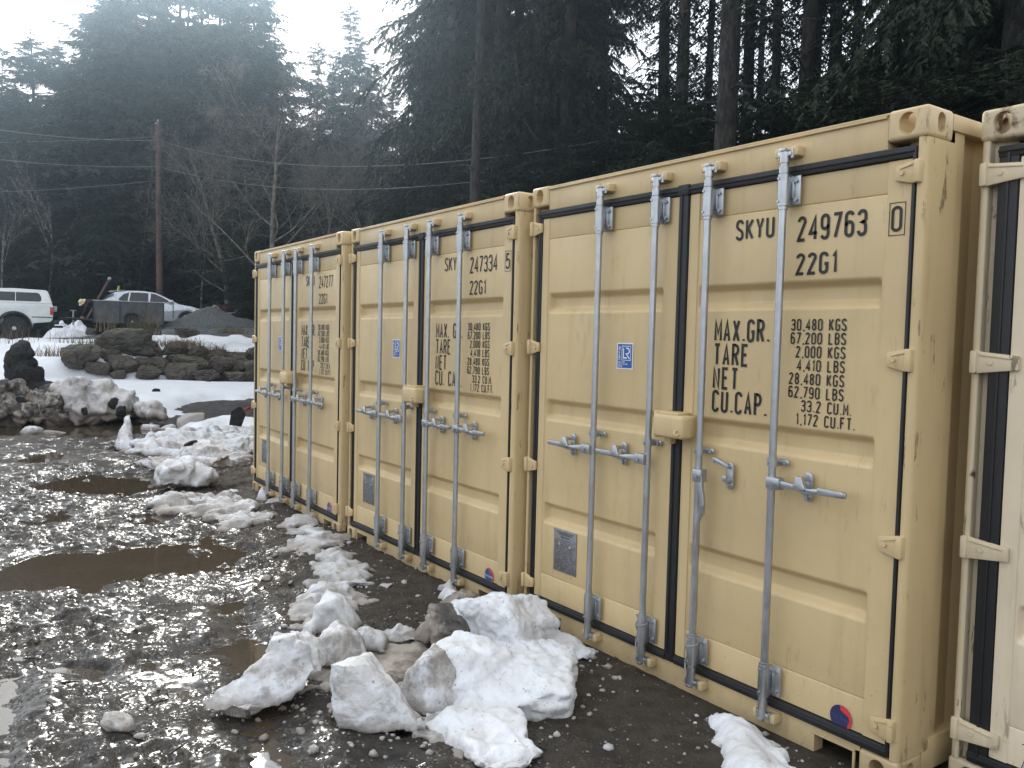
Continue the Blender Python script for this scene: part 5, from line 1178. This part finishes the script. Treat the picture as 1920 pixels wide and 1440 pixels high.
def conifer_mesh(name, H, z0, Lmax, B, T, K, seed, shape=.8, droop=.45, thick=1.0, wave=.25, leaf=1.0, top=.15, cap=9.0):
    rg = np.random.default_rng(seed)
    f = np.sort(rg.random(B)**.92); zb = z0+(H-z0)*f
    prof = (1-f)**shape*(1-.35*np.exp(-f*9))
    Lb = np.clip(Lmax*prof*rg.uniform(.55, 1.15, B), top, None)*(1+wave*np.sin(f*31+rg.uniform(0, 6)))
    ph = (np.arange(B)*2.39996+rg.uniform(-.5, .5, B))
    up = .55*f-.10+rg.uniform(-.12, .12, B); dr = droop*(1-.5*f)*rg.uniform(.7, 1.3, B)
    tt = np.linspace(.10, 1.0, T)[None]+rg.uniform(-.03, .03, (B, T)); sg = np.where(np.arange(T) % 2, 1, -1)[None]*np.ones((B, 1))
    L = Lb[:, None]
    px = L*tt; pz = L*(up[:, None]*tt-dr[:, None]*tt**2)
    py = L*.10*np.sin(tt*3+ph[:, None])
    al = rg.uniform(.55, 1.15, (B, T)); de = rg.uniform(.15, .75, (B, T))*(.5+droop)
    lt = L*.42*(1-.72*tt)*rg.uniform(.6, 1.2, (B, T))+.10*np.minimum(L, 1.2)
    d = np.stack([np.cos(al), sg*np.sin(al), -de], -1); d /= np.linalg.norm(d, axis=-1, keepdims=True)
    P0 = np.stack([px, py, pz], -1)
    u = (np.arange(K)+.3)/K
    q = P0[:, :, None]+d[:, :, None]*(lt[..., None]*u)[..., None]; q[..., 2] -= .30*lt[..., None]*u**2
    sd_ = np.where(np.arange(K) % 2, 1, -1)
    perp = np.stack([-d[..., 1], d[..., 0], 0*d[..., 0]], -1); perp /= np.linalg.norm(perp, axis=-1, keepdims=True)+1e-9
    ld = d[:, :, None]*.8+perp[:, :, None]*(sd_*.75)[None, None, :, None]+rg.normal(0, .22, (B, T, K, 3)); ld[..., 2] -= .25+.4*droop
    ld /= np.linalg.norm(ld, axis=-1, keepdims=True)
    ll = np.minimum(leaf*(.05+.42*lt[..., None]*(1-.55*u)), cap)*rg.uniform(.7, 1.25, (B, T, K))
    wv = np.cross(ld, rg.normal(size=(B, T, K, 3))); wv /= np.linalg.norm(wv, axis=-1, keepdims=True)+1e-9
    wv = wv*(ll*.16*thick)[..., None]
    tri = np.stack([q-wv, q+wv, q+ld*ll[..., None]], 3)
    c, s = np.cos(ph)[:, None, None, None], np.sin(ph)[:, None, None, None]
    X = tri[..., 0]*c-tri[..., 1]*s; Y = tri[..., 0]*s+tri[..., 1]*c; Z = tri[..., 2]+zb[:, None, None, None]
    V = np.stack([X, Y, Z], -1).reshape(-1, 3); F = np.arange(len(V)).reshape(-1, 3)
    crown = np_mesh(name+'_crown', V, F)
    return crown
def trunk_mesh(H, r, n=12, seed=0, stubs=0):
    rg = random.Random(seed); mb = MB(); k = 9
    mb.tube([(.06*math.sin(i*1.3+seed)*r*4, .06*math.cos(i*1.7+seed)*r*4, H*i/k-.6*(i == 0)) for i in range(k+1)], [r*(1.25 if i == 0 else 1)*(1-.93*(i/k)**1.1) for i in range(k+1)], n)
    for i in range(stubs):
        z = rg.uniform(2, H*.7); a = rg.uniform(0, 6.283); l = rg.uniform(.6, 2.2)
        mb.tube([(0, 0, z), (math.cos(a)*l*.5, math.sin(a)*l*.5, z+.05*l), (math.cos(a)*l, math.sin(a)*l, z-.15*l)], [.03, .018, .006], 4, False)
    return mb.mesh('trunk', 40)
PROTO = {}
def proto(key, crown, trunk, leaf, bark): PROTO[key] = (crown, trunk, leaf, bark)
proto('cedar1', conifer_mesh('cedar', 30, 2.0, 4.6, 170, 32, 22, 1, .75, .58, 1.25, wave=.45, leaf=.62, cap=.17), trunk_mesh(30, .36, 12, 1, 20), NEEDLE, BARK)
proto('cedar2', conifer_mesh('cedar', 30, 1.0, 4.2, 160, 32, 22, 2, .70, .66, 1.25, wave=.5, leaf=.62, cap=.17), trunk_mesh(30, .32, 12, 2, 16), NEEDLE, BARK)
proto('tall', conifer_mesh('fir', 34, 5.0, 3.0, 170, 16, 11, 3, .2, .6, 1.2, wave=.8, leaf=.6, cap=.2), trunk_mesh(34, .22, 12, 3, 60), NEEDLE2, BARK)
proto('tall2', conifer_mesh('fir', 34, 7.0, 2.6, 130, 15, 11, 4, .2, .55, 1.2, wave=.8, leaf=.6, cap=.2), trunk_mesh(34, .23, 14, 4, 70), NEEDLE2, BARK)
proto('fir1', conifer_mesh('fir', 22, .8, 4.8, 210, 20, 9, 5, .62, .52, 1.3, .55), trunk_mesh(22, .26, 8, 5), NEEDLE2, BARK)
proto('fir2', conifer_mesh('fir', 22, .5, 4.2, 200, 20, 9, 6, .7, .48, 1.3, .6), trunk_mesh(22, .24, 8, 6), NEEDLE2, BARK)
proto('thin', conifer_mesh('fir', 20, 1.5, 4.2, 230, 15, 7, 7, .72, .5, 1.25, .6), trunk_mesh(20, .16, 8, 7), NEEDLE2, BARK)
proto('young', conifer_mesh('fir', 9, .2, 2.6, 150, 26, 14, 8, .75, .34, 1.1, leaf=.5, cap=.15), trunk_mesh(9, .10, 8, 8), NEEDLE2, BARK)
proto('hem', conifer_mesh('hemlock', 10, .2, 3.0, 160, 28, 15, 9, .5, .5, 1.1, leaf=.48, cap=.15), trunk_mesh(10, .10, 8, 9), NEEDLE, BARK)
HT = {'cedar1': 30, 'cedar2': 30, 'tall': 34, 'tall2': 34, 'fir1': 22, 'fir2': 22, 'thin': 20, 'young': 9, 'hem': 10}
_tn = [0]
def tree(kind, px, t_, topy=None, hgt=None, label=None, group=None, name='conifer', wid=None, rot=None):
    d = ray(px, 600); h = math.hypot(d[0], d[1]); x, y = CAM[0]+d[0]/h*t_, CAM[1]+d[1]/h*t_
    z = ground_at(x, y)-.15
    if topy is not None: hgt = at(px, topy, t_/math.hypot(*ray(px, topy)[:2])).z-z
    s = hgt/HT[kind]; _tn[0] += 1
    o = empty(name, label, 'tree', (x, y, z), (0, 0, rot if rot is not None else _tn[0]*1.7), group)
    w = s if wid is None else wid; o.scale = (w, w, s)
    cr, tk, lm, bm_ = PROTO[kind]
    link('trunk', tk, bm_, o); link('crown', cr, lm, o); return o
rt = random.Random(77)
GL_ = 'hazy conifers beyond the road'; GR_ = 'dark cedars behind the containers'
LL = 'tall hazy conifer in the mass beyond the pickup and pole'; LR_ = 'tall dark cedar with drooping sprays in the forest behind the containers'
# left mass
tree('fir1', 62, 62, 52, label='pointed hazy conifer standing apart beside the open sky', group=GL_, wid=1.2)
for k, (px, t_, ty) in enumerate(((8, 64, 120), (30, 58, 150), (112, 64, 66), (140, 60, 95), (-60, 60, 140), (-30, 66, 100), (95, 54, 190), (60, 52, 260), (10, 54, 280))): tree(('fir1', 'fir2', 'fir1')[k % 3], px, t_, ty, label=LL, group=GL_, wid=.95)
for k, (px, t_, ty) in enumerate(((180, 58, 10), (215, 56, -60), (255, 54, -110), (295, 56, -130), (335, 53, -150), (375, 56, -140), (410, 52, -120), (440, 56, -90), (470, 52, -60), (200, 62, -40), (280, 62, -130), (350, 62, -150), (430, 62, -110), (160, 50, 130), (235, 50, 40), (310, 50, 0), (390, 49, 20), (450, 50, 60))):
    tree(('fir1', 'fir2')[k % 2], px, t_, ty, label=LL, group=GL_, wid=1.15)
for px, t_, ty in ((490, 54, -20), (512, 58, 60), (548, 60, 175), (590, 57, 78), (618, 60, 120), (650, 55, 5), (668, 62, 60), (690, 58, 110), (730, 56, 160), (562, 52, 235), (525, 50, 225)):
    tree('thin', px, t_, ty, label='slender see-through conifer in the pale gap beside the dark forest', group='slender conifers in the pale gap', wid=rt.uniform(.95, 1.15))
for k in range(16):
    px = rt.uniform(-40, 740); tree('young' if k % 2 else 'hem', px, rt.uniform(47, 52), None, rt.uniform(6, 10), 'low bushy evergreen at the foot of the hazy conifers', 'low evergreens beyond the road', wid=rt.uniform(1.0, 1.5))
# dark cedars behind the containers
for k, (px, t_, h_) in enumerate(((818, 36, 22), (835, 33, 27), (840, 30, 30), (880, 33, 30), (925, 28, 30), (960, 32, 31), (1000, 27, 30), (1030, 31, 31), (1055, 26, 30), (1085, 32, 32), (1120, 36, 29), (800, 41, 20), (775, 47, 15), (820, 40, 26), (900, 42, 30), (990, 40, 30), (1060, 39, 30))):
    tree('cedar1' if k % 2 else 'cedar2', px, t_, None, h_, LR_, GR_, wid=.78)
for k, (px, t_, h_) in enumerate(((1690, 27, 30), (1745, 25, 30), (1800, 21, 30), (1850, 19, 30), (1880, 16, 30), (1930, 20, 30), (1990, 17, 30), (1650, 33, 30), (1720, 33, 30), (1820, 27, 30), (1900, 26, 30), (2060, 19, 28), (1985, 25, 30))):
    tree('cedar2' if k % 2 else 'cedar1', px, t_, None, h_, LR_, GR_, wid=.72)
# bare trunks with the sky between them
tree('tall2', 1347, 18.5, None, 34, 'thick rough-barked trunk rising behind container 249763, wires reaching it', 'tall trunks with sky between them', wid=1.12, rot=.4)
tree('tall2', 886, 22, None, 30, 'straight speckled trunk rising over the joint of two tan containers', 'tall trunks with sky between them', wid=.62, rot=1.9)
for k, (px, t_) in enumerate(((1228, 26), (1262, 23), (1312, 31), (1388, 27), (1436, 24), (1490, 22), (1512, 28), (1548, 25), (1408, 36), (1580, 30))):
    tree(('tall', 'tall2')[k % 2], px, t_, None, rt.uniform(30, 36), 'dark straight trunk among others with bright sky between them', 'tall trunks with sky between them', wid=rt.uniform(.7, 1.0))
for k, (px, t_, ty) in enumerate(((1215, 21, 130), (1265, 22, 175), (1310, 23, 165), (1395, 21, 185), (1450, 22, 160), (1500, 20, 165), (1560, 19, 120), (1610, 17, 120), (1180, 23, 150), (1130, 22, 210), (1060, 22, 230), (960, 24, 270), (1340, 26, 160), (1240, 28, 150), (1420, 27, 165), (1525, 26, 140), (1580, 24, 90), (1625, 22, 60), (1660, 25, 20), (1290, 31, 170), (1365, 29, 175), (1485, 28, 160), (1550, 30, 130), (1690, 15, 150), (1770, 14.5, 120), (1860, 14, 90), (820, 28, 300), (760, 32, 290), (1010, 25, 250), (1375, 32, 175), (1475, 32, 170))):
    tree('hem' if k % 2 else 'young', px, t_, ty, label='young evergreen filling in under the tall trunks behind the containers', group='young evergreens behind the containers', wid=rt.uniform(1.1, 1.5))
# far wood closing the view, one mass
far = conifer_mesh('far_tree', 16, .2, 4.0, 110, 9, 5, 21, .8, .35, 2.0)
nv = len(far.vertices); co = np.empty(nv*3, np.float32); far.vertices.foreach_get('co', co); co = co.reshape(-1, 3); VV = []
for k in range(70):
    px = -150+k*33+rt.uniform(-12, 12); d = ray(px, 600); h = math.hypot(d[0], d[1]); tt_ = rt.uniform(70, 84) if px < 760 else rt.uniform(46, 58); x, y = CAM[0]+d[0]/h*tt_, CAM[1]+d[1]/h*tt_
    s = rt.uniform(.7, 1.0)*(.50 if 1150 < px < 1620 else .70 if px > 760 else .9 if px < 500 else .55); a = rt.uniform(0, 6.28); c, s_ = math.cos(a), math.sin(a)
    VV.append(np.stack([(co[:, 0]*c-co[:, 1]*s_)*1.1+x, (co[:, 0]*s_+co[:, 1]*c)*1.1+y, co[:, 2]*s+ground_at(x, y)-.3], -1))
V = np.vstack(VV); tag(link('distant_forest', np_mesh('distant_forest', V, np.arange(len(V)).reshape(-1, 3)), NEEDLE2), kind='stuff')
# bare broadleaf trees
def bare_mesh(H, r0, seed, spread=.55, lean=(0, 0), forks=3, dens=1.0, first=.3):
    rg = random.Random(seed); V = []; F = []
    def tube(pts, rads, n):
        k0 = len(V)
        for i, p in enumerate(pts):
            t_ = (pts[min(i+1, len(pts)-1)]-pts[max(i-1, 0)]).normalized(); a = t_.cross(Vector((.31, .87, .2))).normalized(); b = t_.cross(a)
            for k in range(n): V.append(p+(a*math.cos(6.283*k/n)+b*math.sin(6.283*k/n))*rads[i])
        for i in range(len(pts)-1):
            for k in range(n): F.append((k0+i*n+k, k0+i*n+(k+1) % n, k0+(i+1)*n+(k+1) % n, k0+(i+1)*n+k))
    def grow(p, d, L, r, lev):
        m = 7 if lev == 0 else 5 if lev < 3 else 4; pts = [p.copy()]; rads = [r]
        for i in range(m):
            d = (d+Vector((rg.uniform(-1, 1), rg.uniform(-1, 1), rg.uniform(-.5, .9)))*(.10 if lev == 0 else .17)).normalized()
            p = p+d*L/m; pts.append(p.copy()); rads.append(max(r*(1-.75*(i+1)/m), .0055))
        tube(pts, rads, 7 if lev == 0 else 4 if lev < 3 else 3)
        if lev >= 4: return
        nk = int(dens*(rg.randint(10, 14), rg.randint(6, 9), rg.randint(4, 7), rg.randint(2, 4))[lev]+.5)
        for k in range(nk):
            u = rg.uniform(first if lev == 0 else .2, 1.0); i = min(int(u*m), m-1); q = pts[i].lerp(pts[i+1], u*m-i)
            ax = (pts[i+1]-pts[i]).normalized(); side = ax.orthogonal().normalized(); side.rotate(Matrix.Rotation(rg.uniform(0, 6.283), 3, ax))
            nd = (ax*rg.uniform(.5, 1.0)+side*rg.uniform(.5, 1.0)*spread*1.7+Vector((0, 0, .15))).normalized()
            grow(q, nd, L*rg.uniform(.35, .6)*(1.15-.45*u), max(rads[i]*rg.uniform(.35, .55), .004), lev+1)
    grow(Vector((0, 0, -.3)), Vector((lean[0], lean[1], 1)).normalized(), H*.8, r0, 0)
    return np_mesh('trunk', V, F, True)
def bare(px, t_, topy, me, H, mat, label, group=None, rot=0.0):
    d = ray(px, 600); h = math.hypot(d[0], d[1]); x, y = CAM[0]+d[0]/h*t_, CAM[1]+d[1]/h*t_; z = ground_at(x, y)
    s = (at(px, topy, t_/math.hypot(*ray(px, topy)[:2])).z-z)/H
    o = link('bare_tree', me, mat); o.location = (x, y, z); o.scale = (s, s, s); o.rotation_euler = (0, 0, rot)
    tag(o, label, 'tree', group)
B1 = bare_mesh(12, .15, 3, .95, (-.05, .0), first=.18, dens=1.35); B2 = bare_mesh(11, .12, 9, .6, (.1, .05)); B3 = bare_mesh(9, .085, 14, .42, (0, .03), first=.6, dens=.6)
GB = 'leafless trees at the forest edge'
bare(515, 38, 60, B1, 12, GBARK, 'largest leafless tree, wide tangle of grey twigs over the far container', GB, .3)
bare(430, 44, 190, B1, 12, GBARK, 'leafless tree right behind the utility pole', GB, 2.2)
bare(655, 37, 200, B2, 11, GBARK, 'leafless tree with crooked pale stems above the joint of the far containers', GB, 1.0)
bare(600, 42, 210, B2, 11, GBARK, 'thin leafless tree between the two larger bare ones', GB, 3.0)
bare(720, 34, 260, B2, 11, GBARK, 'leafless tree leaning over container 247334', GB, 4.4)
bare(90, 47, 300, B3, 9, WBARK, 'slim white-barked tree behind the pickup', GB, .5)
bare(8, 46, 350, B3, 9, WBARK, 'faint pale leafless stem above the pickup canopy', GB, 2.5)
bare(380, 46, 330, B3, 9, GBARK, 'small leafless tree above the hatchback', GB, 1.5)
# small firs near the road
tree('young', 152, 46, 480, label='small fir by the road behind the leaning post', group='small firs by the road', wid=.75)
tree('hem', 455, 41, 420, label='evergreen with low hanging boughs beside the far container', group='small firs by the road', wid=.75)
tree('young', 495, 40, 455, label='dark evergreen directly behind the far container roof', group='small firs by the road', wid=.9)
# ------------------------------------------------------------------ misty air volume, added to imitate lens glare towards the sun
GLARE_HAZE_D = 0.0023
mb = MB(); mb.box(-110, 60, -120, 110, -3.0, 55)
t = NT('glare_haze_air'); t.t.nodes.remove(t.b); v = t.n('VolumePrincipled'); v.inputs['Color'].default_value = (.62, .82, 1.0, 1); v.inputs['Density'].default_value = GLARE_HAZE_D; v.inputs['Anisotropy'].default_value = .9
t.t.links.new(v.outputs['Volume'], t.t.nodes['Material Output'].inputs['Volume'])
hz = link('glare_haze', mb.mesh('glare_haze'), t.m); tag(hz, kind='stuff')
